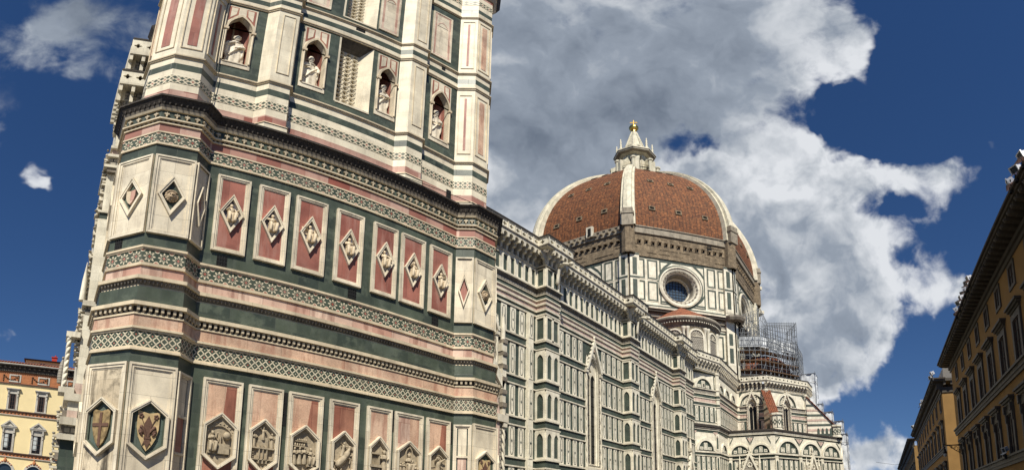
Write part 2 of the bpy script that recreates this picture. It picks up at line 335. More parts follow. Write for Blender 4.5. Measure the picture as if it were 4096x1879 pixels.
    def lathe(s, c, prof, m, seg=12, a0=0.0, a1=2*pi, smooth=True, axis=None):
        c = Vector(c); full = abs(a1-a0-2*pi) < 1e-6
        n = seg if full else seg+1
        rows = [[c+Vector((r*cos(a0+(a1-a0)*k/seg), r*sin(a0+(a1-a0)*k/seg), z)) for k in range(n)] for r, z in prof]
        uvs = [[(max(r, .3)*(a1-a0)*k/seg, z+c.z) for k in range(n)] for r, z in prof]
        b = len(s.v); mi = s.mat(m); nc = n
        for row in rows: s.v += row
        for i in range(len(rows)-1):
            for j in range(n if full else n-1):
                k = (j+1) % n
                s.f.append([b+i*nc+j, b+i*nc+k, b+(i+1)*nc+k, b+(i+1)*nc+j]); s.mi.append(mi); s.sm.append(smooth)
                uk0 = uvs[i][k] if k else (max(prof[i][0], .3)*2*pi, uvs[i][0][1]); uk1 = uvs[i+1][k] if k else (max(prof[i+1][0], .3)*2*pi, uvs[i+1][0][1])
                s.uv.append([uvs[i][j], uk0, uk1, uvs[i+1][j]])
    def blob(s, c, r, m, ax=None, seg=10, rings=7):
        c = Vector(c); r = r if isinstance(r, (tuple, list)) else (r, r, r)
        X, Y, Z = ax if ax else (Vector((1, 0, 0)), Vector((0, 1, 0)), Vector((0, 0, 1)))
        rows = []
        for i in range(rings+1):
            t = -pi/2+pi*i/rings
            rows.append([c+X*(r[0]*cos(t)*cos(2*pi*k/seg))+Y*(r[1]*cos(t)*sin(2*pi*k/seg))+Z*(r[2]*sin(t)) for k in range(seg)])
        s.grid(rows, m, closed=True, smooth=True)
    def band(s, poly, z0, z1, off, m, closed=False, rep=None, off1=None, top=True, inset=.35):
        """a moulding or course that follows a wall's plan, set `off` out of it"""
        A = offset(poly, off, closed); B = offset(poly, off if off1 is None else off1, closed); I = offset(poly, -inset, closed)
        n = len(poly)
        for i in range(n if closed else n-1):
            j = (i+1) % n; a, b, c, d = A[i], A[j], B[j], B[i]
            uv = None
            if rep:
                k = max(1, round(hypot(b[0]-a[0], b[1]-a[1])/(z1-z0)*rep)); uv = [(0, 0), (k, 0), (k, 1), (0, 1)]
            s.face([(*a, z0), (*b, z0), (*c, z1), (*d, z1)], m, uv)
            if top:
                s.face([(*d, z1), (*c, z1), (*I[j], z1), (*I[i], z1)], m if not rep else 'trim'); s.face([(*I[i], z0), (*I[j], z0), (*b, z0), (*a, z0)], m if not rep else 'trim')
    def build(s, name, parent=None, mod=None, **props):
        me = bpy.data.meshes.new(name); me.from_pydata([tuple(p) for p in s.v], [], s.f)
        for k in s.mats: me.materials.append(M[k])
        me.polygons.foreach_set('material_index', s.mi); me.polygons.foreach_set('use_smooth', s.sm)
        l = me.uv_layers.new(name='UVMap'); l.data.foreach_set('uv', [c for uv in s.uv for q in uv for c in q])
        me.update()
        o = bpy.data.objects.new(name, me); COL.objects.link(o)
        if parent is not None:
            o.parent = parent; p = parent; off = Vector((0, 0, 0))
            while p is not None: off += p.location; p = p.parent
            o.location = -off
        else:
            # origin at the base of the thing
            lo = Vector([min(v[i] for v in s.v) for i in range(3)]); hi = Vector([max(v[i] for v in s.v) for i in range(3)])
            o.location = ((lo.x+hi.x)/2, (lo.y+hi.y)/2, lo.z); me.transform(Matrix.Translation(-o.location))
        for k, v in props.items(): o[k] = v
        return o
def offset(poly, d, closed):
    n = len(poly); out = []
    for i in range(n):
        p = Vector(poly[i]).to_2d() if len(poly[i]) > 2 else Vector(poly[i])
        a = Vector(poly[i-1]) if (i or closed) else None; b = Vector(poly[(i+1) % n]) if (i < n-1 or closed) else None
        ns = []
        if a is not None: e = (p-a).normalized(); ns.append(Vector((e.y, -e.x)))
        if b is not None: e = (b-p).normalized(); ns.append(Vector((e.y, -e.x)))
        if len(ns) == 1: q = p+ns[0]*d
        else:
            h = ns[0]+ns[1]; q = p+h*(d/max(.35, 1+ns[0].dot(ns[1])))
        out.append((q.x, q.y))
    return out
def empty(name, loc, label=None, cat=None, group=None, parent=None):
    o = bpy.data.objects.new(name, None); COL.objects.link(o); o.location = loc
    if parent is not None:
        o.parent = parent; p = parent; off = Vector((0, 0, 0))
        while p is not None: off += p.location; p = p.parent
        o.location = Vector(loc)-off
    return tag(o, label, cat, group)
def tag(o, label=None, cat=None, group=None, kind=None):
    for k, v in (('label', label), ('category', cat), ('group', group), ('kind', kind)):
        if v: o[k] = v
    return o
def one(name, fn, parent=None, **kw):
    mb = MB(); fn(mb); return mb.build(name, parent, **kw)
def arc_pts(c, r, a0, a1, n): return [(c[0]+r*cos(a0+(a1-a0)*k/n), c[1]+r*sin(a0+(a1-a0)*k/n)) for k in range(n+1)]
def pointed(u0, u1, v0, vs, sharp=1.0, n=6):
    """outline of an opening with a pointed head: sill v0, springing vs"""
    w_ = u1-u0; R = w_*sharp; cr = u1-R; cl = u0+R; ap = math.acos((R-w_/2)/R)
    return [(u0, v0), (u1, v0)] + [(cr+R*cos(ap*k/n), vs+R*sin(ap*k/n)) for k in range(n+1)] + [(cl-R*cos(ap*(n-k)/n), vs+R*sin(ap*(n-k)/n)) for k in range(1, n+1)]
def rounded(u0, u1, v0, vs, n=12): return [(u0, v0), (u1, v0)] + arc_pts(((u0+u1)/2, vs), (u1-u0)/2, 0, pi, n)
def hull_rect(u0, u1, v0, v1): return [(u0, v0), (u1, v0), (u1, v1), (u0, v1)]
def fill(mb, fr, u0, u1, v0, v1, rects, n0, n1, m):
    """a wall slab with rectangular gaps"""
    x = u0
    for a, b, c, d in sorted(rects):
        if a > x: mb.box(fr, x, a, v0, v1, n0, n1, m)
        if c > v0: mb.box(fr, a, b, v0, c, n0, n1, m)
        if d < v1: mb.box(fr, a, b, d, v1, n0, n1, m)
        x = b
    if x < u1: mb.box(fr, x, u1, v0, v1, n0, n1, m)
# ---------------------------------------------------------------- ground
def ground(mb): mb.face([(-900, -900, 0), (1100, -900, 0), (1100, 1100, 0), (-900, 1100, 0)], 'paving')
M['paving'] = stone('grey_stone_paving', (.13, .125, .11), (.10, .095, .085), .9, .6, stain=.4, streak=0, bump=.4)
gr = one('ground', ground); gr['kind'] = 'structure'

M['dent'] = plain('soiled_dentil_marble', (.44, .37, .26), .7, var=.45, scale=5)
# ---------------------------------------------------------------- the bell tower
L, LY = 12.02, 10.4
tower = empty('bell_tower', (6, 5, 0), 'tall square bell tower clad in white, green and pink marble with octagonal corner buttresses', 'bell tower')
def plan(A, w_, t, pil=()):
    """outline of the tower, counter-clockwise from the south-west buttress; pil = pilasters on the south wall"""
    base = [(-w_, t+A-w_), (-A, t), (-A, -t), (-t, -A), (t, -A), (t+A-w_, -w_)]
    out = []
    for k, (cx, cy) in enumerate(((0, 0), (L, 0), (L, LY), (.95, LY))):
        for x, y in base:
            for _ in range(k): x, y = -y, x
            out.append((cx+x, cy+y))
        if k == 0:
            for a, b, c, d, f in pil: out += [(a, -w_), (b, -f), (c, -f), (d, -w_)]
    return out
Z1 = (1.62, 1.13, .66); Z2 = (1.46, .95, .60); Z3 = (1.06, .52, .44)
PIL = [(2.42, 2.70, 3.44, 3.62, .86), (7.96, 8.29, 9.04, 9.30, .86)]
P1, P2, P3 = plan(*Z1), plan(*Z2), plan(*Z3, PIL)
def tpart(name, fn, parent=None): return one(name, fn, parent or tower)
def bands(name, poly, lst):
    def fn(mb):
        for z0, z1, off, m, *r in lst:
            mb.band(poly, z0, z1, off, m, True, rep=r[0] if r else None, off1=r[1] if len(r) > 1 else None)
    return tpart(name, fn)
bands('green_marble_wall', P1, [(0, .6, .35, 'white'), (.6, 5.62, 0, 'green')])
bands('mosaic_frieze', P1, [(5.60, 5.66, .07, 'trim'), (5.66, 5.71, .035, 'trim'), (5.71, 6.145, .02, 'star', 1), (6.145, 6.20, .05, 'trim'), (6.20, 6.26, .09, 'trim')])
bands('marble_course', P1, [(6.26, 6.60, .02, 'peach')])
def dentils(z0, z1, zt, poly, pitch, off, m, mt, cap=True):
    def fn(mb):
        n = len(poly); A = offset(poly, 0, True)
        if cap: mb.band(poly, z1, zt, off+.05, mt, True); mb.band(poly, z0-.05, z0, .05, mt, True)
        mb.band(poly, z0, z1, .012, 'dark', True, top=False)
        for i in range(n):
            a, b = A[i], A[(i+1) % n]
            if max(a[1], b[1]) > 1.2: continue
            fr = fr_seg(a, b); ln = hypot(b[0]-a[0], b[1]-a[1]); k = max(1, round(ln/pitch))
            for q in range(k):
                c = ln*(q+.5)/k; mb.box(fr, c-pitch*.24, c+pitch*.24, z0+.06, z1, 0, off, m, False); mb.box(fr, c-pitch*.2, c+pitch*.2, z0+.02, z0+.06, 0, off*.6, m, False)
    return fn
tpart('dentil_course', dentils(6.66, 6.86, 6.97, P1, .165, .10, 'dent', 'trim'))
bands('green_marble_wall', P1, [(6.95, 7.48, -.04, 'green')])
def carved(z0, z1, poly, pitch, off, m):
    """a carved leaf moulding: a row of small knobs under a lip"""
    def fn(mb):
        n = len(poly); A = offset(poly, off*.45, True)
        mb.band(poly, z1-.045, z1+.06, off+.03, 'trim', True); mb.band(poly, z0, z1-.03, off*.45, m, True, off1=off*.8)
        mb.band(poly, z0-.05, z0+.01, off*.4, 'trim', True)
        for i in range(n):
            a, b = A[i], A[(i+1) % n]
            if max(a[1], b[1]) > 1.2: continue
            fr = fr_seg(a, b); ln = hypot(b[0]-a[0], b[1]-a[1]); k = max(1, round(ln/pitch))
            for q in range(k):
                c = ln*(q+.5)/k
                mb.blob(fr.p(c, (z0+z1)/2, off*.25), (pitch*.36, pitch*.36, (z1-z0)*.42), m, (fr.u, fr.n, fr.v), 6, 4)
    return fn
tpart('carved_moulding', carved(7.55, 7.74, P2, .115, .17, 'grime'))
bands('marble_course', P2, [(7.80, 8.20, 0, 'pink')])
bands('mosaic_frieze', P2, [(8.18, 8.27, .05, 'trim'), (8.27, 8.70, .02, 'flower', 1), (8.70, 8.75, .045, 'trim'), (8.75, 8.82, .075, 'trim')])
bands('green_marble_wall', P2, [(8.82, 12.63, 0, 'green')])
bands('mosaic_frieze', P2, [(12.63, 12.71, .05, 'trim'), (12.71, 13.14, .02, 'flower', 1), (13.14, 13.20, .04, 'trim')])
bands('marble_course', P2, [(13.20, 13.55, .0, 'band')])
tpart('dentil_course', dentils(13.60, 13.70, 13.76, P2, .15, .06, 'dent', 'trim'))
def leafy(mb):
    mb.band(P2, 13.76, 14.18, 0, 'green', True)
    A = offset(P2, 0, True); n = len(A)
    for i in range(n):
        a, b = A[i], A[(i+1) % n]
        if max(a[1], b[1]) > 1.2: continue
        fr = fr_seg(a, b); ln = hypot(b[0]-a[0], b[1]-a[1]); k = max(1, round(ln/.28))
        for q in range(k):
            c = ln*(q+.5)/k
            mb.poly(fr, [(c-.02, 13.86), (c+.02, 13.86), (c+.025, 13.95), (c+.085, 13.98), (c+.06, 14.03), (c+.02, 14.02), (c, 14.08), (c-.02, 14.02), (c-.06, 14.03), (c-.085, 13.98), (c-.025, 13.95)], 0, .055, 'dent')
tpart('capital_frieze', leafy)
def cornice(mb):
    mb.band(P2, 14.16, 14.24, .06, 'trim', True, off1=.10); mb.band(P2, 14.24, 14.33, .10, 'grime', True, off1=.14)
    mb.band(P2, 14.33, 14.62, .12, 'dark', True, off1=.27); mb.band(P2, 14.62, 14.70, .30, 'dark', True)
    A = offset(P2, .17, True); n = len(A)
    for i in range(n):
        a, b = A[i], A[(i+1) % n]
        if max(a[1], b[1]) > 1.2: continue
        fr = fr_seg(a, b); ln = hypot(b[0]-a[0], b[1]-a[1]); k = max(1, round(ln/.17))
        for q in range(k): mb.blob(fr.p(ln*(q+.5)/k, 14.46, -.01), (.05, .035, .15), 'dark', (fr.u, fr.n, fr.v), 5, 4)
tpart('cornice', cornice)
bands('marble_course', P3, [(14.60, 15.24, .06, 'white2'), (15.22, 15.31, .09, 'trim', 0, .03), (15.31, 15.66, 0, 'band'), (15.66, 16.03, 0, 'white2')])
bands('mosaic_frieze', P3, [(16.03, 16.42, .012, 'chk', .8)])
bands('marble_course', P3, [(16.42, 16.78, 0, 'white2'), (16.78, 17.13, .0, 'green'), (17.13, 17.47, 0, 'white2')])
bands('string_course', P3, [(17.47, 17.53, .05, 'trim'), (17.53, 17.60, .09, 'trim')])
# niche storey: the south wall opens into niches and a window
NICHE = [(1.0, 2.07), (3.83, 4.84), (6.94, 7.88), (9.58, 10.68)]
WIN = (5.30, 6.73, 18.06, 23.0)
def niche_wall(mb):
    n = len(P3)
    for i in range(n):
        a, b = P3[i], P3[(i+1) % n]
        south = abs(a[1]+.52) < 1e-6 and abs(b[1]+.52) < 1e-6
        z1 = 22.64
        if not south:
            mb.face([(*a, 17.6), (*b, 17.6), (*b, z1), (*a, z1)], 'white2' if max(a[1], b[1]) < 1 or abs(a[0]-b[0]) < 2 else 'green')
            continue
        fr = Fr((0, -.52, 0), (1, 0, 0))
        rs = [(p, q, 18.2, 22.45) for p, q in NICHE if a[0] < p < b[0]]
        if a[0] < 5.3 < b[0]: rs.append((WIN[0], WIN[1], WIN[2], z1))
        fill(mb, fr, a[0], b[0], 17.6, z1, rs, -1.25, 0, 'green')
tpart('green_marble_wall', niche_wall)
bands('string_course', P3, [(22.62, 22.70, .05, 'trim'), (22.70, 22.76, .09, 'trim')])
bands('marble_course', P3, [(22.76, 23.12, 0, 'white2'), (23.12, 23.50, 0, 'green'), (23.50, 23.86, 0, 'white2')])
bands('string_course', P3, [(23.86, 23.92, .05, 'trim'), (23.92, 24.0, .09, 'trim')])
def upper_wall(mb):
    n = len(P3)
    for i in range(n):
        a, b = P3[i], P3[(i+1) % n]
        south = abs(a[1]+.52) < 1e-6 and abs(b[1]+.52) < 1e-6
        if not south: mb.face([(*a, 24.0), (*b, 24.0), (*b, 29.3), (*a, 29.3)], 'white2' if max(a[1], b[1]) < 1 or abs(a[0]-b[0]) < 2 else 'green'); continue
        rs = [(WIN[0]+.1, WIN[1], 24.35, 29.0)] if a[0] < 5.3 < b[0] else []
        fill(mb, Fr((0, -.52, 0), (1, 0, 0)), a[0], b[0], 24.0, 29.3, rs, -1.25, 0, 'green')
tpart('green_marble_wall', upper_wall)
bands('string_course', P3, [(29.26, 29.33, .05, 'trim'), (29.33, 29.40, .09, 'trim')])
bands('marble_course', P3, [(29.40, 29.92, 0, 'white2'), (29.92, 30.32, 0, 'green'), (30.32, 30.83, 0, 'white2')])
bands('mosaic_frieze', P3, [(30.83, 31.3, .012, 'chk', .8)])
bands('marble_course', P3, [(31.3, 31.75, 0, 'white2'), (31.75, 32.05, 0, 'band')])
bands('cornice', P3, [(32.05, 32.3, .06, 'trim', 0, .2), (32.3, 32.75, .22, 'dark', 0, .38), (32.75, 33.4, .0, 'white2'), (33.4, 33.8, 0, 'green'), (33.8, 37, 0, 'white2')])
tpart('tower_roof', lambda mb: mb.face([(*p, 37.0) for p in P3], 'white2'))

# --- small figures, carved in relief or standing
def limb(mb, pts, rs, m, seg=7):
    mb.tube(pts, rs, m, seg); mb.blob(pts[0], rs[0], m, None, seg, 5); mb.blob(pts[-1], rs[-1], m, None, seg, 5)
def figure(mb, fr, u, v, n, h, m, rnd, seated=False, lean=0.0, turn=0.0, arms=None, wings=False):
    """robed figure of height h standing or seated at (u, v), n out of the wall"""
    P = lambda a, b, c=0: fr.p(u+a*h+lean*b*h, v+b*h, n+c*h)
    if seated:
        mb.tube([P(0, 0), P(0, .2), P(0, .38, .04), P(0, .45, 0)], [.17*h, .17*h, .16*h, .11*h], m, 8)
        for s in (-1, 1):
            limb(mb, [P(.09*s, .42, .02), P(.14*s, .40, .2), P(.12*s, .05, .18)], [.09*h, .085*h, .07*h], m)
        tz = .38
    else:
        mb.tube([P(0, 0), P(0, .12), P(0, .45), P(0, .60)], [.15*h, .16*h, .12*h, .11*h], m, 9); tz = .52
        for k in range(4):
            a = -.9+.6*k; limb(mb, [P(.13*sin(a), .02, .13*cos(a)), P(.08*sin(a), .5, .1*cos(a))], [.026*h, .02*h], m, 5)
    sh = tz+.33
    mb.tube([P(0, tz), P(0, tz+.14), P(0, sh-.05), P(0, sh+.02)], [.11*h, .125*h, .15*h, .06*h], m, 8)
    mb.blob(P(turn*.05, sh+.11, .03), (.075*h, .08*h, .095*h), m, (fr.u, fr.n, fr.v), 8, 6)
    mb.blob(P(turn*.05, sh+.16, .0), (.085*h, .08*h, .06*h), m, (fr.u, fr.n, fr.v), 8, 5)
    for s, (ea, eb, ha, hb) in zip((-1, 1), arms or ((-.2, -.16, -.05, -.15), (.22, -.14, .08, -.2))):
        limb(mb, [P(.13*s, sh-.04), P(ea, sh+eb, .07), P(ha, sh+hb, .16)], [.055*h, .05*h, .035*h], m, 6)
    if wings:
        for s in (-1, 1): mb.poly(fr, [(u+.06*s*h, v+(sh-.25)*h), (u+.36*s*h, v+(sh-.3)*h), (u+.42*s*h, v+(sh+.1)*h), (u+.2*s*h, v+(sh+.05)*h), (u+.08*s*h, v+sh*h)][::s], n-.08*h, n-.02*h, m)

# --- lozenge panels of the upper row
LZ = [(1.41, 2.46), (2.75, 3.78), (4.02, 5.15), (5.51, 6.58), (6.99, 8.03), (8.21, 9.31), (9.56, 10.65)]
FS2 = Fr((0, -.95, 0), (1, 0, 0)); FS1 = Fr((0, -1.13, 0), (1, 0, 0))
def diamond(c, a, b): return [(c[0], c[1]-b), (c[0]+a, c[1]), (c[0], c[1]+b), (c[0]-a, c[1])]
def panel_frame(mb, fr, u0, u1, v0, v1, m='white', wd=.16, n=.09):
    mb.rect(fr, u0, u1, v0, v1, .06, 0, n, m); mb.rect(fr, u0+.06, u1-.06, v0+.06, v1-.06, wd-.10, 0, n-.025, m)
    mb.rect(fr, u0+wd-.04, u1-wd+.04, v0+wd-.04, v1-wd+.04, .04, 0, n-.05, m)
def lozenge(fr, u0, u1, v0, v1, hw, hh, slab, parent, name='lozenge_panel', vc=None, frame='white', wd=.16):
    c = ((u0+u1)/2, vc if vc else (v0+v1)/2)
    def base(mb): panel_frame(mb, fr, u0, u1, v0, v1, frame, wd)
    p = tpart(name, base)
    one('marble_slab', lambda mb: mb.poly(fr, hull_rect(u0+wd, u1-wd, v0+wd, v1-wd), 0, .028, slab, [diamond(c, hw*.86, hh*.86)]), p)
    one('lozenge_frame', lambda mb: (mb.ring(fr, diamond(c, hw, hh), diamond(c, hw*.74, hh*.74), 0, .105, frame), mb.ring(fr, diamond(c, hw*1.0, hh*1.0), diamond(c, hw*.9, hh*.9), .1, .125, frame)), p)
    return p, c
rnd = random.Random(3)
ARMS = [((-.2, -.16, -.12, -.05), (.2, -.16, .28, -.12)), ((-.24, -.1, -.05, -.18), (.18, -.18, .05, -.1)), ((-.26, .0, -.2, .18), (.2, -.18, .1, -.28)), ((-.2, -.18, -.1, -.2), (.22, -.1, .16, .1)),
        ((-.2, -.2, .0, -.18), (.26, -.12, .3, -.25)), ((-.22, -.12, -.16, .06), (.2, -.16, .06, -.2)), ((-.18, -.2, -.06, -.12), (.24, -.05, .12, .12))]
for i, (a, b) in enumerate(LZ):
    p, c = lozenge(FS2, a, b, 9.35, 12.25, .385, .74, 'red', tower)
    one('tile_ground', lambda mb: mb.poly(FS2, diamond(c, .3, .57), 0, .012, 'blue'), p)
    def fig(mb):
        figure(mb, FS2, c[0], c[1]-.33, .05, .74, 'carve', rnd, True, lean=rnd.uniform(-.06, .06), turn=rnd.uniform(-1, 1), arms=ARMS[i], wings=i == 2)
        mb.poly(FS2, [(c[0], c[1]-.50), (c[0]+.07, c[1]-.36), (c[0]+.16, c[1]-.27), (c[0]-.16, c[1]-.27), (c[0]-.07, c[1]-.36)], 0, .10, 'carve')
        if i in (0, 5): mb.lathe(FS2.p(c[0]+.19, c[1]-.1, .08), [(.04, 0), (.015, .03), (.012, .07), (.05, .12), (.04, .13)], 'carve', 8)
    one('carved_figure', fig, p)
# --- hexagon panels of the lower row
HX = [(1.53, 2.71), (2.90, 3.99), (4.19, 5.36), (5.60, 6.68), (7.0, 7.99), (8.13, 9.36), (9.54, 10.66)]
HZ = 3.50
def hexa(c, a, b, s): return [(c[0], c[1]-b), (c[0]+a, c[1]-s), (c[0]+a, c[1]+s), (c[0], c[1]+b), (c[0]-a, c[1]+s), (c[0]-a, c[1]-s)]
def hexpanel(fr, u0, u1, hw, slab, slab2, frame='white', wd=.16, name='hexagon_panel', ground='relief', two=None):
    c = ((u0+u1)/2, HZ)
    p = tpart(name, lambda mb: panel_frame(mb, fr, u0, u1, 1.35, 5.25, frame, wd))
    def sl(mb):
        mb.poly(fr, [(u0+wd, HZ), (c[0]-hw*.95, HZ), (c[0]-hw*.95, HZ+.36), (c[0], HZ+.68), (c[0]+hw*.95, HZ+.36), (c[0]+hw*.95, HZ), (u1-wd, HZ), (u1-wd, 5.25-wd), (u0+wd, 5.25-wd)], 0, .028, slab)
        mb.poly(fr, [(u0+wd, 1.35+wd), (u1-wd, 1.35+wd), (u1-wd, HZ), (c[0]+hw*.95, HZ), (c[0]+hw*.95, HZ-.36), (c[0], HZ-.68), (c[0]-hw*.95, HZ-.36), (c[0]-hw*.95, HZ), (u0+wd, HZ)], 0, .028, slab2)
    one('marble_slab', sl, p)
    if two: one('inset_slab', lambda mb: mb.poly(fr, [(c[0]+.07, HZ+.64), (c[0]+hw*.95, HZ+.36), (u1-wd-.01, HZ+.36), (u1-wd-.01, 5.24-wd), (c[0]+.07+two[1], 5.24-wd)], .02, .032, two[0]), p)
    def hf(mb):
        mb.ring(fr, hexa(c, hw+.06, .80, .43), hexa(c, hw-.03, .70, .38), 0, .14, frame); mb.ring(fr, hexa(c, hw+.06, .80, .43), hexa(c, hw+.02, .75, .405), .13, .16, frame)
        mb.ring(fr, hexa(c, hw-.03, .70, .38), hexa(c, hw-.07, .655, .355), 0, .07, ground)
    one('hexagon_frame', hf, p)
    return p, c
SL = [('peach', 'redd'), ('peach', 'red'), ('peach', 'red'), ('redd', 'peach'), ('peach', 'peach'), ('pink', 'red'), ('peach', 'red')]
for i, (a, b) in enumerate(HX):
    hw = min(.47, (b-a)/2-.15)
    p, c = hexpanel(FS1, a, b, hw, *SL[i], two=(('redd', .05), None, ('redd', .12), None, None, ('peach', -.02), ('redd', .1))[i])
    def rel(mb):
        f = FS1; U, V = c; hx = hexa(c, hw-.05, .67, .36)
        mb.poly(f, hx, 0, .015, 'relief')
        B = lambda u0, u1, v0, v1, n: mb.box(f, U+u0, U+u1, V+v0, V+v1, 0, n, 'relief')
        Fg = lambda u, v, h, **k: figure(mb, f, U+u, V+v, .055, h, 'relief', rnd, **k)
        if i == 0:                                   # an astronomer at his desk under a starry arch
            cr = arc_pts((U, V+.02), .40, -.25, pi+.25, 18); mb.poly(f, hx, 0, .06, 'relief', [[(U-.30, V-.42), (U+.30, V-.42)]+cr])
            Fg(-.2, -.30, .62, seated=True, arms=((-.2, -.16, .0, -.1), (.2, -.1, .2, .1))); B(-.05, .30, -.36, -.08, .13); B(-.32, -.2, -.36, -.05, .09)
            mb.blob(f.p(U+.22, V+.16, .06), .12, 'relief'); B(.02, .045, -.08, .2, .1)
            for k in range(11): mb.blob(f.p(U+.46*cos(.35+k*.245), V+.02+.47*sin(.35+k*.245), .06), .028, 'relief', None, 6, 4)
        elif i == 1:                                 # builders on a scaffold
            B(-.17, .17, -.5, .26, .06); B(-.4, .4, -.08, -.04, .13); B(-.4, .4, -.40, -.37, .12)
            for k in range(3): B(-.13+.12*k, -.10+.12*k, -.5, .06, .12)
            for k in range(4): B(-.37, -.27, -.34+.07*k, -.32+.07*k, .08)
            Fg(-.28, -.04, .42); Fg(.28, -.04, .42); Fg(0, .18, .36, arms=((-.25, -.05, -.3, .05), (.2, -.1, .1, -.2)))
        elif i == 2:                                 # a physician, his patients and a shelf of jars
            B(-.4, .05, .12, .15, .10); B(-.3, .1, .28, .30, .09)
            for k in range(6): mb.blob(f.p(U-.36+.075*k, V+.19, .05), (.03, .03, .05), 'relief', None, 6, 5); mb.blob(f.p(U-.22+.06*k, V+.34, .05), (.025, .025, .04), 'relief', None, 6, 5)
            for k in range(3): Fg(-.30+.17*k, -.42+.02*k, .50)
            Fg(.24, -.38, .55, seated=True); B(.1, .42, -.44, -.38, .14); B(.34, .40, -.4, -.1, .1)
        elif i == 3:                                 # a rider on a rearing horse
            limb(mb, [f.p(U-.14, V-.25, .07), f.p(U+.02, V-.08, .09), f.p(U+.16, V+.10, .08)], [.12, .11, .10], 'relief')
            limb(mb, [f.p(U+.16, V+.12, .08), f.p(U+.24, V+.28, .09)], [.075, .05], 'relief'); limb(mb, [f.p(U+.23, V+.30, .09), f.p(U+.34, V+.22, .09)], [.055, .035], 'relief')
            for q in (((-.14, -.28), (-.24, -.40), (-.20, -.55)), ((-.06, -.26), (-.04, -.42), (-.10, -.58)), ((.2, .02), (.34, .06), (.36, -.08)), ((.15, .0), (.28, -.06), (.26, -.2))):
                limb(mb, [f.p(U+a_, V+b_, .08) for a_, b_ in q], [.05, .035, .022], 'relief', 6)
            limb(mb, [f.p(U-.24, V-.2, .06), f.p(U-.36, V-.12, .06), f.p(U-.38, V-.3, .05)], [.035, .03, .015], 'relief', 6)
            Fg(-.02, -.02, .44, lean=.15, arms=((-.25, .02, -.35, .1), (.2, -.1, .25, -.1)))
        elif i == 4:                                 # a weaver at a loom
            B(-.33, .05, .20, .25, .14); B(-.32, -.28, -.4, .2, .12); B(.0, .04, -.4, .2, .12); B(-.35, .10, -.22, -.14, .16); B(-.26, -.02, -.42, -.24, .10)
            for k in range(6): B(-.25+.045*k, -.24+.045*k, -.14, .2, .07)
            Fg(.24, -.46, .78)
        elif i == 5:                                 # a judge between onlookers
            Fg(.03, -.30, .72, seated=True); B(-.14, .2, -.42, -.28, .15)
            for k in range(2): mb.poly(f, rounded(U-.38+.16*k, U-.25+.16*k, V-.3, V-.02), 0, .08, 'relief', [rounded(U-.36+.16*k, U-.27+.16*k, V-.28, V-.02, 8)]); Fg(-.315+.16*k, -.3, .34)
            Fg(.32, -.48, .5); mb.ring(f, pointed(U-.12, U+.18, V+.1, V+.36), pointed(U-.09, U+.15, V+.1, V+.36), 0, .09, 'relief')
        else:                                        # a winged man
            Fg(0, -.44, .80, arms=((-.2, .0, -.12, .16), (.2, .02, .28, .1)), wings=True)
            mb.ring(f, rounded(U-.33, U+.33, V-.4, V+.15), rounded(U-.30, U+.30, V-.38, V+.15), 0, .05, 'relief')
    one('carved_relief', rel, p)
# --- panels of the corner buttresses
def facets(poly, k):                           # edges of buttress k, in order round it
    b = k*6 if k == 0 else 6*k
    return [(poly[b+i], poly[b+i+1]) for i in range(5)]
def lion(mb, fr, c):
    P = lambda a, b, n: fr.p(c[0]+a, c[1]+b, n)
    mb.blob(P(0, 0, .06), (.15, .10, .17), 'lion', (fr.u, fr.n, fr.v), 12, 9)
    for k in range(14):
        a = -2.0+k*(2*pi)/14+.3; mb.blob(P(.15*cos(a), .17*sin(a)+.02, .05), (.06, .05, .06), 'lion', (fr.u, fr.n, fr.v), 7, 5)
    for k in range(9):
        a = .2+k*.35; mb.blob(P(.11*cos(a), .12+.05*sin(a), .10), (.045, .04, .045), 'lion', (fr.u, fr.n, fr.v), 6, 5)
    mb.blob(P(0, -.05, .15), (.065, .06, .075), 'lion', (fr.u, fr.n, fr.v), 9, 6); mb.blob(P(0, -.13, .12), (.055, .05, .04), 'lion', (fr.u, fr.n, fr.v), 8, 5)
    mb.tube([P(0, .08, .15), P(0, -.02, .21)], [.025, .04], 'lion', 6)
    for s in (-1, 1): mb.blob(P(.06*s, .045, .145), .02, 'dark', None, 6, 4); mb.blob(P(.05*s, -.075, .17), (.04, .03, .03), 'lion', (fr.u, fr.n, fr.v), 6, 4)
M['lion'] = plain('brown_carved_marble', (.36, .27, .17), .65, var=.35, scale=12, bump=.3)
def shield_pts(c, w_, h): return [(c[0]-w_, c[1]+h*.5), (c[0]-w_, c[1]+h*.05), (c[0]-w_*.8, c[1]-h*.2), (c[0]-w_*.45, c[1]-h*.4), (c[0], c[1]-h*.55), (c[0]+w_*.45, c[1]-h*.4), (c[0]+w_*.8, c[1]-h*.2), (c[0]+w_, c[1]+h*.05), (c[0]+w_, c[1]+h*.5), (c[0], c[1]+h*.44)]
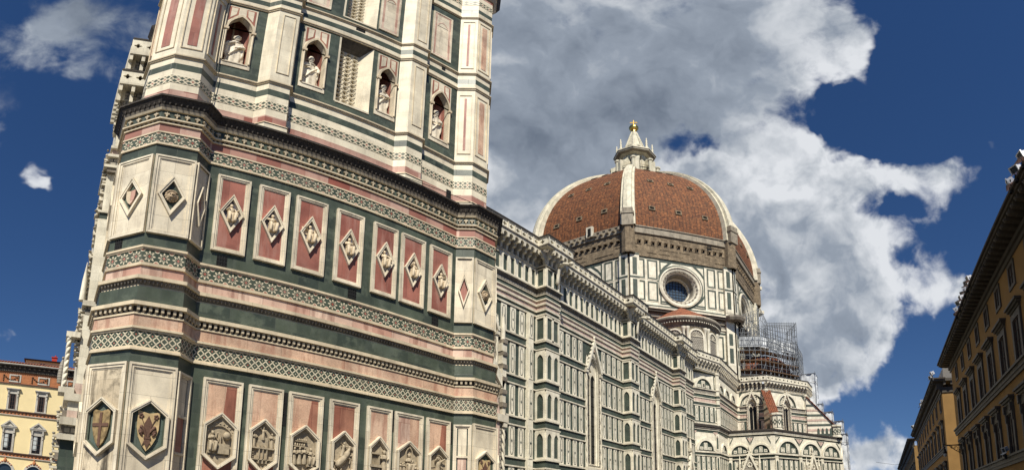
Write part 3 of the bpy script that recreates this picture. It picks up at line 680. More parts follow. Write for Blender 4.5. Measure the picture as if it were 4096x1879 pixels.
for k in (0, 1):
    fc2 = facets(P2, 0 if k == 0 else 1); fc1 = facets(P1, 0 if k == 0 else 1)
    # facets: for the SW buttress 1 = west, 2 = south-west, 3 = south, 4 = south-east; for the SE one 0 = south-west, 1 = south, 2 = south-east
    use = ((1, 'plain'), (2, 'shield'), (3, 'lion'), (4, 'narrow')) if k == 0 else ((0, 'narrow'), (1, 'lion'), (2, 'shield'))
    for i, kind in use:
        for z, fcs in ((2, fc2), (1, fc1)):
            a, b = fcs[i]; fr = fr_seg(a, b); ln = hypot(b[0]-a[0], b[1]-a[1]); e = .012
            if z == 2:
                nar = kind == 'narrow'
                hw, hh = (ln*.30, .74) if nar else (min(.40, ln*.36), .74)
                p, c = lozenge(fr, e, ln-e, 9.26, 12.17, hw, hh, 'white', tower, 'buttress_panel', 10.66, 'white', .10 if nar else .17)
                if kind == 'lion': one('lion_head', lambda mb: (mb.poly(fr, diamond(c, .32, .60), 0, .01, 'green'), lion(mb, fr, (c[0], c[1]-.03))), p)
                elif kind == 'shield':
                    def sh(mb):
                        mb.poly(fr, diamond(c, .32, .60), 0, .01, 'green'); S = shield_pts((c[0], c[1]-.02), .155, .5)
                        mb.poly(fr, [q for q in S if q[0] <= c[0]+1e-6], 0, .09, 'carve'); mb.poly(fr, [q for q in S if q[0] >= c[0]-1e-6], 0, .09, 'pink')
                    one('heraldic_shield', sh, p)
                else: one('lozenge_slab', lambda mb: mb.poly(fr, diamond(c, hw*.74, hh*.74), 0, .012, 'red' if k else 'pink'), p)
            elif kind == 'narrow':
                def nb(mb):
                    panel_frame(mb, fr, e, ln-e, 1.35, 5.18, 'white', .13)
                    mb.box(fr, .14, ln-.14, 3.95, 4.02, 0, .07, 'white'); mb.box(fr, .14, ln-.14, 2.95, 3.02, 0, .07, 'white')
                    mb.box(fr, .19, ln-.19, 4.02, 5.04, 0, .02, 'white'); mb.box(fr, .19, ln-.19, 3.02, 3.95, 0, .02, 'red' if k == 0 else 'pink'); mb.box(fr, .19, ln-.19, 1.5, 2.95, 0, .02, 'white')
                tpart('buttress_panel', nb)
            else:
                so_ = 'soot' if (kind == 'shield' and k == 0) else 'white'
                p, c = hexpanel(fr, e, ln-e, .47, so_, so_, 'white', .17, 'buttress_panel', 'green')
                def em(mb):
                    f = fr; U, V = c; mb.poly(f, hexa(c, .42, .67, .36), 0, .012, 'hexground')
                    if kind == 'lion':
                        mb.poly(f, shield_pts((U, V-.02), .29, 1.0), 0, .075, 'shield'); Q = lambda a_, b_: f.p(U+a_, V+b_, .085)
                        mb.poly(f, [(U-.045, V-.2), (U+.045, V-.2), (U+.10, V+.16), (U, V+.36), (U-.10, V+.16)], .07, .10, 'lily')
                        for s in (-1, 1):
                            limb(mb, [Q(.03*s, -.2), Q(.10*s, -.02), Q(.17*s, .05)], [.03, .05, .055], 'lily', 6); mb.blob(Q(.165*s, -.05), (.085, .03, .085), 'lily', (f.u, f.n, f.v), 8, 6); limb(mb, [Q(.19*s, -.10), Q(.15*s, -.16)], [.045, .03], 'lily', 6)
                            limb(mb, [Q(.03*s, -.12), Q(.12*s, .15), Q(.19*s, .30)], [.012, .012, .015], 'lily', 5)
                            for q in range(5): mb.blob(Q(.20*s+.045*cos(q*1.26), .34+.045*sin(q*1.26)), (.032, .02, .032), 'lily', (f.u, f.n, f.v), 6, 4)
                        mb.box(f, U-.09, U+.09, V-.25, V-.19, .07, .11, 'lily')
                        mb.poly(f, [(U, V-.50), (U+.07, V-.36), (U+.12, V-.42), (U+.06, V-.25), (U-.06, V-.25), (U-.12, V-.42), (U-.07, V-.36)], .07, .10, 'lily')
                    else:
                        mb.poly(f, shield_pts((U, V-.02), .29, 1.0), 0, .075, 'shieldd' if k == 0 else 'shield')
                        mb.box(f, U-.045, U+.045, V-.52, V+.38, .07, .095, 'lily'); mb.box(f, U-.27, U+.27, V-.0, V+.09, .07, .093, 'lily')
                one('heraldic_shield', em, p)
# --- niches
def arch_niche(i, u0, u1):
    fr = Fr((0, -.52, 0), (1, 0, 0)); a, b = u0+.12, u1-.10; v0, vs = 18.46, 20.72
    op = pointed(a, b, v0, vs, 1.55, 8); dpt = -.80
    def frame(mb):
        mb.poly(fr, hull_rect(u0, u1, 18.2, 22.45), -.22, .03, 'white', [op])
        o2 = pointed(a-.07, b+.07, vs-.02, vs, 1.5, 8); mb.ring(fr, [q for q in o2][2:], [q for q in op][2:], 0, .075, 'trim')
        for s, e in ((-1, a), (1, b)):
            mb.tube([fr.p(e+.045*s, 18.5, .05), fr.p(e+.045*s, vs-.16, .05)], .04, 'trim', 8); mb.box(fr, e+.045*s-.075, e+.045*s+.075, vs-.17, vs-.03, 0, .12, 'carve')
        m_ = (u0+u1)/2; ap = max(q[1] for q in op)
        for s in (-1, 1):                                   # red inlay round white triangles in the spandrels
            e = u0+.06 if s < 0 else u1-.06; x = lambda d: e-s*d
            mb.poly(fr, [(x(0), 22.37), (x(.34), 22.37), (x(.34), ap+.12), (x(0), vs+.5)][::-s], 0, .036, 'redd')
            mb.poly(fr, [(x(.08), 22.30), (x(.30), 22.30), (x(.27), ap+.14), (x(.08), vs+.78)][::-s], .03, .042, 'white')
        mb.box(fr, a, b, 18.42, v0, dpt, .06, 'white')
    p = tpart('niche', frame)
    def back(mb):
        w3 = (b-a)/3; pl = [(a, 0.0-.22), (a, dpt*.55), (a+w3*.8, dpt), (b-w3*.8, dpt), (b, dpt*.55), (b, -.22)]
        for q, r in zip(pl, pl[1:]): mb.face([fr.p(q[0], v0, q[1]), fr.p(r[0], v0, r[1]), fr.p(r[0], 22.2, r[1]), fr.p(q[0], 22.2, q[1])], 'red')
        mb.face([fr.p(q[0], 22.2, q[1]) for q in pl], 'redd'); m_ = (a+b)/2
        mb.box(fr, m_-.03, m_+.03, 20.3, 22.1, dpt, dpt+.05, 'carve')
        for s in (-1, 1): mb.tube([fr.p(m_, 20.9, dpt+.03), fr.p(m_+s*.2, 20.6, dpt+.06), fr.p(m_+s*.28, 20.1, dpt+.12)], .022, 'carve', 5)
        mb.poly(fr, [(m_-.22, 20.2), (m_+.22, 20.2), (m_, 20.75)], dpt, dpt+.04, 'carve', [[(m_-.15, 20.24), (m_+.15, 20.24), (m_, 20.62)]])
    one('niche_back', back, p)
    return fr, (a+b)/2, v0, dpt
STL = ['marble statue of a bearded man holding a square tablet, in the leftmost niche', 'marble statue of a man in a pointed cap, left of the pierced window',
       'marble statue of a man holding a scroll, right of the pierced window', 'marble statue of a bearded man with a wide mantle, in the rightmost niche']
for i, (a, b) in enumerate(NICHE):
    fr, U, v0, dpt = arch_niche(i, a, b)
    def st(mb):
        r = random.Random(20+i); H = 1.98; n0 = -.36; m = 'statue'; pl_ = .14
        P = lambda x, z, n=0.0: fr.p(U+x*H, v0+pl_+z*H, n0+n*H*(.72 if n > .06 else 1)+(.05 if z > .84 else 0))
        rows = []
        for q in range(15):                                   # draped robe, folds all round
            t = q/14; z = .02+.80*t; rx = .150-.035*t+.022*sin(pi*min(1, t*1.3))-.05*max(0, t-.86)/.14; ry = .115-.02*t
            rows.append([P((rx*(1+.10*sin(7*a_+2.2*t+i)+.06*sin(13*a_-3*t)*(1-t)))*cos(a_)+.02*sin(4*t+i), z, ry*(1+.12*sin(7*a_+2.2*t+i))*sin(a_)) for a_ in [2*pi*k/28 for k in range(28)]])
        mb.grid(rows, m, closed=True, smooth=True); mb.face(rows[-1][::-1], m); mb.face(rows[0], m)
        mb.blob(P(0, .80, 0), (.125*H, .085*H, .05*H), m, (fr.u, fr.n, fr.v)); limb(mb, [P(0, .80), P(.01, .88, .01)], [.045*H, .036*H], m)
        tx = (.02, -.01, .015, .0)[i]
        mb.blob(P(tx, .925, .03), (.062*H, .068*H, .082*H), m, (fr.u, fr.n, fr.v), 12, 9)
        for k in range(12): mb.blob(P(tx+.055*cos(k*.52), .945+.02*sin(k*1.7), .01+.05*sin(k*.52)), (.026*H,)*3, m, None, 6, 5)
        mb.blob(P(tx, .975, .015), (.058*H, .06*H, .03*H), m, (fr.u, fr.n, fr.v), 10, 6)
        for k in range(5): mb.blob(P(tx-.03+.015*k, .865-.008*(k % 2), .075), (.018*H, .02*H, .04*H), m, (fr.u, fr.n, fr.v), 6, 5)
        mb.tube([P(tx, .94, .085), P(tx, .905, .105)], [.012*H, .018*H], m, 6)
        for s in (-1, 1): mb.blob(P(tx+.022*s, .935, .088), .010*H, m, None, 6, 4); mb.blob(P(tx+.058*s, .92, .02), (.008*H, .015*H, .022*H), m, (fr.u, fr.n, fr.v), 6, 4)
        A = [((-.16, .64, .07), (-.04, .72, .15), (.155, .60, .08), (.11, .56, .17)), ((-.17, .63, .06), (-.07, .65, .15), (.165, .61, .05), (.14, .50, .13)), ((-.16, .64, .07), (-.11, .58, .15), (.155, .64, .07), (.10, .60, .15)), ((-.16, .61, .05), (-.09, .54, .14), (.16, .63, .06), (.11, .65, .14))][i]
        for s, e, h_ in ((-1, A[0], A[1]), (1, A[2], A[3])):
            limb(mb, [P(.118*s, .79, .0), P(*e), P(*h_)], [.046*H, .042*H, .026*H], m, 8)
            mb.blob(P(*h_), (.032*H, .026*H, .03*H), m, None, 8, 5)
            for k in range(4): limb(mb, [P(h_[0]-s*.02, h_[1]+.018-.012*k, h_[2]+.012), P(h_[0]-s*.052, h_[1]+.012-.012*k, h_[2]+.02)], [.008*H, .006*H], m, 5)
            limb(mb, [P(e[0]*.9, e[1], e[2]), P(e[0]*.95, e[1]-.25, e[2]*.6), P(e[0]*.7, .2, .04)], [.034*H, .03*H, .018*H], m, 6)      # hanging sleeve
        for k in range(3): limb(mb, [P(.12-.05*k, .66-.05*k, .10), P(.0-.03*k, .47-.06*k, .14), P(-.13, .34-.07*k, .09)], [.010*H, .014*H, .009*H], m, 6)   # mantle folds across the body
        if i == 0: mb.box(Fr(P(.06, .60, .13), fr.u+fr.n*.25, (0, 0, 1)), -.13, .13, -.12, .14, 0, .06, m)
        if i == 1: mb.lathe(P(tx, .985, .015), [(.062*H, 0), (.055*H, .03*H), (.0, .10*H)], m, 10)
        if i == 2: mb.box(Fr(P(0, .60, .15), fr.u, (0, 0, 1)), -.16, .16, -.07, .08, 0, .05, m)
        if i == 3: mb.box(Fr(P(.02, .58, .15), fr.u+fr.v*.2, fr.v), -.08, .2, -.05, .06, 0, .05, m)
    o = one('statue', st); tag(o, STL[i], 'statue', 'statues in the niches of the bell tower')
    rm = o.modifiers.new('join', 'REMESH'); rm.mode = 'VOXEL'; rm.voxel_size = .019; rm.use_smooth_shade = True
    one('statue_plinth', lambda mb: (mb.box(fr, U-.34, U+.34, v0, v0+.08, n0_ - .30, n0_+.34, 'statue'), mb.box(fr, U-.30, U+.30, v0+.08, v0+.17, n0_-.27, n0_+.30, 'statue')) if (n0_ := -.36) else None, o)
# --- pierced marble window lattice set back between splayed jambs
def lattice(v0, v1):
    def fn(mb):
        fr = Fr((0, -.07, 0), (1, 0, 0)); u0_, u1_ = 5.2, 6.40; k = .30; holes = []
        nz = int((v1-v0-.1)/k)
        for r in range(nz):
            for c_ in range(4):
                U, V = u1_-.19-k*c_, v0+.10+k*(r+.5)
                holes.append(quatre0(U, V, .118))
                mb.ring(fr, arc_pts((U, V), .148, 0, 2*pi, 14)[:-1], arc_pts((U, V), .125, 0, 2*pi, 14)[:-1], 0, .03, 'white2')
        mb.poly(fr, hull_rect(u0_, u1_, v0, v1), -.10, 0, 'white2', holes); mb.box(fr, u0_, u1_, v0, v1, -.6, -.5, 'hole')
    return fn
def quatre0(U, V, r): return [(U+r*(.76+.24*cos(4*2*pi*q/16))*cos(2*pi*q/16), V+r*(.76+.24*cos(4*2*pi*q/16))*sin(2*pi*q/16)) for q in range(16)]
def splay(v0, v1, vt):
    def fn(mb):
        f = Fr((0, -.52, 0), (1, 0, 0)); e = 6.725
        mb.face([f.p(e, v0, .004), f.p(e, vt, .004), f.p(6.38, vt-.5, -.46), f.p(6.38, v0+.04, -.46)][::-1], 'white2'); mb.face([f.p(6.38, v0, -.46), f.p(6.38, vt, -.46), f.p(6.38, vt, -.6), f.p(6.38, v0, -.6)], 'white2')
        mb.face([f.p(5.3, vt, .003), f.p(5.3, vt-.5, -.46), f.p(6.38, vt-.5, -.46), f.p(e, vt, .003)][::-1], 'grime'); mb.face([f.p(5.3, vt, .003), f.p(5.3, vt-.5, -.46), f.p(6.38, vt-.5, -.46), f.p(e, vt, .003)], 'grime')  # soffit's shade put into its dark colour
        mb.box(f, 5.31, 6.72, v0-.06, v0+.04, -.6, .03, 'white2'); mb.box(f, 5.24, 5.315, v0, vt, -.6, .003, 'white2')
    return fn
lw = tpart('window', splay(18.06, 22.3, 22.62)); one('pierced_lattice', lattice(18.1, 22.2), lw)
lw2 = tpart('window', splay(24.35, 28.9, 28.99)); one('pierced_lattice', lattice(24.4, 28.6), lw2)
# --- blind panels above the niches, panels of pilasters and buttresses
for a, b in NICHE:
    def bl(mb):
        fr = Fr((0, -.52, 0), (1, 0, 0)); mb.rect(fr, a-.12, b-.14, 24.45, 28.6, .09, 0, .05, 'white'); mb.rect(fr, a-.03, b-.23, 24.54, 28.51, .11, 0, .03, 'pink')
        mb.poly(fr, hull_rect(a+.08, b-.34, 24.65, 28.4), 0, .02, 'white')
        o2 = pointed(a+.12, b-.38, 26.9, 27.3, .95, 6); mb.ring(fr, o2[2:], [(x*.82+(a+b-.26)/2*.18, (y-27.3)*.8+27.3) for x, y in o2[2:]], .015, .035, 'pink')
    tpart('blind_panel', bl)
def inlaid_strip(fr, ln, nar, z0, z1, k):
    def fn(mb):
        mb.rect(fr, .10, ln-.10, z0, z1, .03, 0, .035, 'trim'); q = .05 if nar else .15
        mb.box(fr, ln/2-q, ln/2+q, z0+.25, z1-.25, 0, .015, 'red' if k == 0 or nar else 'peach', False)
    tpart('inlaid_strip', fn)
for z0, z1 in ((18.1, 22.2), (24.4, 28.9)):
    for k in (0, 1):
        for i, (a, b) in enumerate(facets(P3, 0)[1:5] if k == 0 else [(P3[14+j], P3[15+j]) for j in range(3)]):
            inlaid_strip(fr_seg(a, b), hypot(b[0]-a[0], b[1]-a[1]), (k == 0 and i == 3) or (k == 1 and i == 0), z0, z1, k)
    for a, b, c, d, f in PIL: tpart('pilaster_panel', lambda mb: mb.rect(Fr((0, -f, 0), (1, 0, 0)), b+.17, c-.12, z0+.1, z1+.1, .02, 0, .03, 'trim'))
# --- scaffold holes and slits: darkness painted as black plates under iron grilles; a lightning cable and hooks
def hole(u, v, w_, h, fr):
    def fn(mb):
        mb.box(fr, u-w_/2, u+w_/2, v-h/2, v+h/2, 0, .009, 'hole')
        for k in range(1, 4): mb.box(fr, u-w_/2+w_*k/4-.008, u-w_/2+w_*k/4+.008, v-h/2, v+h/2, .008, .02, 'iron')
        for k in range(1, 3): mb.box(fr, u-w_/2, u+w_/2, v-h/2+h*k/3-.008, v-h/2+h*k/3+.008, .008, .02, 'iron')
    tpart('dark_hole_plate', fn)
FS3 = Fr((0, -.58, 0), (1, 0, 0))
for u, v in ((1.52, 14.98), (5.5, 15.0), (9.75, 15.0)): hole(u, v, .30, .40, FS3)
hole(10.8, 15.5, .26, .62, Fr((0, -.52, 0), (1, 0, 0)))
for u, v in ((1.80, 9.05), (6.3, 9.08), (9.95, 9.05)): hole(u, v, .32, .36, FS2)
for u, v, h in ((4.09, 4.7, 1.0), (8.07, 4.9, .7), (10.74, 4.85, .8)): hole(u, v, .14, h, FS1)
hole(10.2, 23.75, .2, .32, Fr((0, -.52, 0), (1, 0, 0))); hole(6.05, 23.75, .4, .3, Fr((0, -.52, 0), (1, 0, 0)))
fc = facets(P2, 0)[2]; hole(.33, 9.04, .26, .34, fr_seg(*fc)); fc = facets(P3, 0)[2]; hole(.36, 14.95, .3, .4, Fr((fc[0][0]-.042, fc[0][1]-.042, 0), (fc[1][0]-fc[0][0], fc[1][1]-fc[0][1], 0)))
tpart('lightning_cable', lambda mb: mb.tube([(1.03, -.60, 26), (1.03, -.60, 17.7), (1.05, -.66, 17.5), (1.03, -.58, 15.4), (1.0, -.75, 14.8), (1.3, -1.18, 14.73), (4, -1.20, 14.74), (8, -1.2, 14.74), (12, -1.72, 14.74)], .014, 'iron', 5))
# ---------------------------------------------------------------- the cathedral
cath = empty('cathedral', (70, 30, 0), 'vast cathedral in white, green and pink marble with an octagonal red-tiled dome and lantern', 'cathedral')
YN = 13.2
GZ = (25.85, 27.25, 28.45)                      # gallery: corbel feet, parapet foot, parapet top
def cpart(name, fn, parent=None): return one(name, fn, parent or cath)
def quatre(U, V, r, n=14):
    return [(U+r*(.74+.26*cos(4*2*pi*k/n))*cos(2*pi*k/n), V+r*(.74+.26*cos(4*2*pi*k/n))*sin(2*pi*k/n)) for k in range(n)]
def gallery(poly, z=GZ, pitch=.76, over=1.05):
    """corbelled gallery with little arches and a pierced parapet, along a plan line"""
    z0, z1, z2 = z
    def corb(mb):
        mb.band(poly, z0-.28, z0-.12, .10, 'ctrim'); mb.band(poly, z0-.12, z0, .18, 'ctrim')
        mb.band(poly, z0-.02, z1-.35, .0, 'cgrey', top=False)
        for a, b in zip(poly, poly[1:]):
            fr = fr_seg(a, b); ln = hypot(b[0]-a[0], b[1]-a[1]); k = max(1, round(ln/pitch)); h = z1-z0
            for q in range(k+1):
                c = ln*q/k; w_ = .13
                pr = [(0, z0), (.22, z0+.05), (.28, z0+.36*h), (.55, z0+.42*h), (.60, z0+.62*h), (.90, z0+.68*h), (over-.05, z1-.42), (over-.05, z1-.10), (0, z1-.10)]
                for s in (-1, 1):
                    pts = [fr.p(c+s*w_, v_, n_) for n_, v_ in pr]; mb.face(pts if s < 0 else pts[::-1], 'ctrim')
                for (n_, v_), (n2, v2) in zip(pr, pr[1:]): mb.face([fr.p(c-w_, v_, n_), fr.p(c+w_, v_, n_), fr.p(c+w_, v2, n2), fr.p(c-w_, v2, n2)], 'ctrim')
            for q in range(k):
                c0, c1 = ln*q/k, ln*(q+1)/k; g = .10
                arch = pointed(c0+g, c1-g, z1-.60, z1-.50, .72, 3)
                mb.poly(fr, [(c0, z1-.60)]+[(c0+g, z1-.60)]+[p for p in arch[2:]][::-1]+[(c1-g, z1-.60), (c1, z1-.60), (c1, z1+.02), (c0, z1+.02)], over-.14, over, 'ctrim')
    def para(mb):
        P = offset(poly, over-.12, False)
        mb.band(P, z1-.02, z1+.10, .14, 'ctrim'); mb.band(P, z1+.10, z1+.20, .22, 'grime'); mb.band(P, z2-.16, z2-.06, .16, 'ctrim'); mb.band(P, z2-.06, z2+.03, .24, 'dark')
        for a, b in zip(P, P[1:]):
            fr = fr_seg(a, b); ln = hypot(b[0]-a[0], b[1]-a[1]); k = max(1, round(ln/(pitch*1.18))); w_ = ln/k
            holes = [quatre((q+.5)*w_, (z1+z2)/2+.02, min(.27, w_*.33)) for q in range(k)]
            for q in range(k):
                mb.poly(fr, hull_rect(q*w_, (q+1)*w_, z1+.19, z2-.15), -.06, .10, 'cwhite', [holes[q]])
                mb.box(fr, q*w_-.05, q*w_+.05, z1+.19, z2-.15, .09, .16, 'ctrim', False)
            mb.face([fr.p(0, z1+.19, -.25), fr.p(ln, z1+.19, -.25), fr.p(ln, z2-.2, -.25), fr.p(0, z2-.2, -.25)], 'dark')  # black sheet close behind, painted as the darkness in the parapet's holes
    g = cpart('gallery', corb); one('parapet', para, g)
    return g
LINE = []
def inlay_panel(mb, fr, u0, u1, v0, v1, n=.05):
    """upright white slab with a thin dark inlaid outline and a little rosette"""
    mb.box(fr, u0, u1, v0, v1, 0, n, 'cwhite', False)
    w_ = u1-u0; h = v1-v0; c = (u0+u1)/2; a = w_*.32; t = .075
    if h < 1.2: 
        mb.ring(fr, hull_rect(u0+w_*.2, u1-w_*.2, v0+w_*.2, v1-w_*.2), hull_rect(u0+w_*.2+t, u1-w_*.2-t, v0+w_*.2+t, v1-w_*.2-t), n-.01, n+.006, 'cline'); return
    sh = .16*h if h < 2.2 else .34
    def outl(a, e): return [(c-a*.45, v0+.18+e), (c+a*.45, v0+.18+e), (c+a, v0+.18+sh), (c+a, v1-.18-sh), (c+a*.45, v1-.18-e), (c-a*.45, v1-.18-e), (c-a, v1-.18-sh), (c-a, v0+.18+sh)]
    mb.ring(fr, outl(a, 0), outl(a-t, t), n-.01, n+.006, 'cline')
    mb.poly(fr, diamond((c, (v0+v1)/2), .10, .17), n-.01, n+.007, 'cline')
def tier(mb, fr, u0, u1, v0, v1, pitch=1.2, fillw=.60, base='cgreen'):
    k = max(1, round((u1-u0)/pitch)); p = (u1-u0)/k
    for q in range(k): inlay_panel(mb, fr, u0+p*(q+.5)-p*fillw/2, u0+p*(q+.5)+p*fillw/2, v0, v1)
TIERS = [(18.1, 20.5), (14.2, 17.1), (10.6, 13.4), (7.1, 9.8), (3.5, 6.3), (1.0, 2.7)]
LEDGE = [17.60, 13.80, 10.20, 6.70, 3.10]
def courses(mb, poly):
    """horizontal courses shared by the whole flank"""
    mb.band(poly, 0, 1.0, .15, 'cwhite')
    gaps = [(i, c-a[0]-1.35, c-a[0]+1.35) for i, (a, b) in enumerate(zip(poly, poly[1:])) for c in WC if a[1] == b[1] == YN and a[0] < c < b[0]]
    for pl, z in [(q, z) for z in LEDGE for q in (cut(poly, gaps) if z > 7 else [poly])]:
        mb.band(pl, z-.42, z-.30, .13, 'ctrim'); mb.band(pl, z+.30, z+.44, .15, 'ctrim'); mb.band(pl, z-.30, z+.30, .035, 'cgreen', top=False)
def high_courses(mb, poly):
    mb.band(poly, 20.55, 20.72, .12, 'ctrim'); mb.band(poly, 20.72, 21.02, .03, 'cgreen', top=False); mb.band(poly, 21.02, 21.20, .12, 'ctrim')
    mb.band(poly, 21.20, 21.62, .02, 'cpink', top=False); mb.band(poly, 21.62, 21.80, .14, 'ctrim'); mb.band(poly, 21.80, 22.12, .05, 'cpink', top=False)
    mb.band(poly, 22.12, 22.26, .16, 'ctrim'); mb.band(poly, 22.26, 22.66, .04, 'cgreen', top=False); mb.band(poly, 22.66, 22.72, .12, 'ctrim')
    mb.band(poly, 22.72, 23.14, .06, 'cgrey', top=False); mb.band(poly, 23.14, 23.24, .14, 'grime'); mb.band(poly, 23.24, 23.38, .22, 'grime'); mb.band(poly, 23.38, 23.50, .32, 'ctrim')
def gallery_panels(mb, fr, u0, u1, pitch=1.02, z0=23.50, z1=25.70):
    mb.box(fr, u0, u1, z0, z1, -.3, .0, 'cgreen'); k = max(1, round((u1-u0)/pitch)); p = (u1-u0)/k
    g = .24
    for q in range(k+1):
        a = max(u0, u0+p*q-g); b = min(u1, u0+p*q+g); mb.box(fr, a, b, z0+.27, z1-.27, 0, .09, 'cwhite', False)
    mb.box(fr, u0, u1, z0, z0+.27, 0, .09, 'cwhite'); mb.box(fr, u0, u1, z1-.27, z1, 0, .09, 'cwhite')
# piers along the flank
PW, PD = 2.05, 1.1
PX = [-3.0+20.5, 34.5, 51.2, 66.7]
flank = [(0.8, YN)]
for x in PX: flank += [(x, YN), (x, YN-PD), (x+PW, YN-PD), (x+PW, YN)]
AX = (75.3, YN)
flank += [AX]
def cut(poly, gaps):
    """split a plan line where windows interrupt the courses: gaps = (segment, from, to)"""
    out, cur = [], [poly[0]]
    for i, (a, b) in enumerate(zip(poly, poly[1:])):
        ln = hypot(b[0]-a[0], b[1]-a[1])
        for k, u0, u1 in sorted(gaps):
            if k == i:
                at = lambda u: (a[0]+(b[0]-a[0])*u/ln, a[1]+(b[1]-a[1])*u/ln)
                cur.append(at(u0)); out.append(cur); cur = [at(u1)]
        cur.append(b)
    return out+[cur]
FW = Fr((0, YN, 0), (1, 0, 0))
BAYS = [(PX[0]+PW, PX[1]), (PX[1]+PW, PX[2]), (PX[2]+PW, PX[3]), (PX[3]+PW, AX[0])]
WC = [27.6, 44.35, 60.3]                        # window axes
def aisle(mb):
    for a, b in [(.8, PX[0])]+BAYS:
        wins = [c for c in WC if a < c < b]
        rs = [(c-1.15, c+1.15, 7.0, 19.2) for c in wins]
        fill(mb, FW, a, b, 0, 23.5, rs, -1.4, 0, 'cgreen')
        xs = [a+.25]
        for c in wins: xs += [c-1.75, c+1.75]
        xs.append(b-.25)
        for k in range(0, len(xs)-1, 2):
            for z0, z1 in TIERS: tier(mb, FW, xs[k], xs[k+1], z0, z1)
        for c in wins:
            tier(mb, FW, c-1.75, c+1.75, 1.0, 2.7); tier(mb, FW, c-1.75, c+1.75, 3.5, 6.3)
        gallery_panels(mb, FW, a, b)
    # green below, pale pilaster strips beside the first pier
    courses(mb, flank); high_courses(mb, flank)
    mb.box(FW, 33.0, 33.7, 1.0, 20.5, 0, .35, 'cwhite', False)
    for z0, z1 in TIERS: inlay_panel(mb, Fr((0, YN-.35, 0), (1, 0, 0)), 33.08, 33.62, z0, z1, .04)
aw = cpart('aisle_wall', aisle)
def blind_arches(mb, fr, u0, u1, z0, z1, k, m='cwhite'):
    """a pale slab pierced with k pointed arches over a green ground"""
    p = (u1-u0)/k; hs = []
    for q in range(k):
        a, b = u0+p*q+.11*p+.06, u0+p*(q+1)-.11*p-.06
        hs.append(pointed(a, b, z0+.22, z1-.25-(b-a)*.95, .95, 4))
    mb.poly(fr, hull_rect(u0, u1, z0, z1), 0, .10, m, hs)
def pier(x, y0=YN, wd=PW, dp=PD, z1=23.5):
    def fn(mb):
        S = Fr((x, y0-dp, 0), (1, 0, 0)); Wf = Fr((x, y0, 0), (0, -1, 0)); E = Fr((x+wd, y0-dp, 0), (0, 1, 0))
        for fr, ln, k in ((S, wd, 2), (Wf, dp, 1), (E, dp, 1)):
            mb.face([fr.p(0, 0), fr.p(ln, 0), fr.p(ln, z1), fr.p(0, z1)], 'cgreen')
            for z0_, z1_ in TIERS:
                if z0_ > 18: mb.rect(fr, 0, ln, z0_, z1_, .16, 0, .10, 'cwhite'); 
                elif z0_ > 3: blind_arches(mb, fr, 0, ln, z0_, z1_, k)
                if z0_ > 18 and k == 2: mb.box(fr, ln/2-.12, ln/2+.12, z0_, z1_, 0, .10, 'cwhite', False)
            mb.rect(fr, 0, ln, 23.5, 25.7, .22, 0, .10, 'cwhite'); mb.face([fr.p(0, 23.5, .0), fr.p(ln, 23.5, .0), fr.p(ln, 25.7, .0), fr.p(0, 25.7, .0)], 'cgreen')
            if k == 2: mb.box(fr, ln/2-.12, ln/2+.12, 23.6, 25.6, 0, .10, 'cwhite', False)
    return cpart('pier', fn)
for x in PX: pier(x)
gallery(flank)
cpart('aisle_roof', lambda mb: mb.face([(.8, YN-.4, 27.3), (75.3, YN-.4, 27.3), (90, 24, 29.5), (.8, 24, 29.5)], 'roof'))
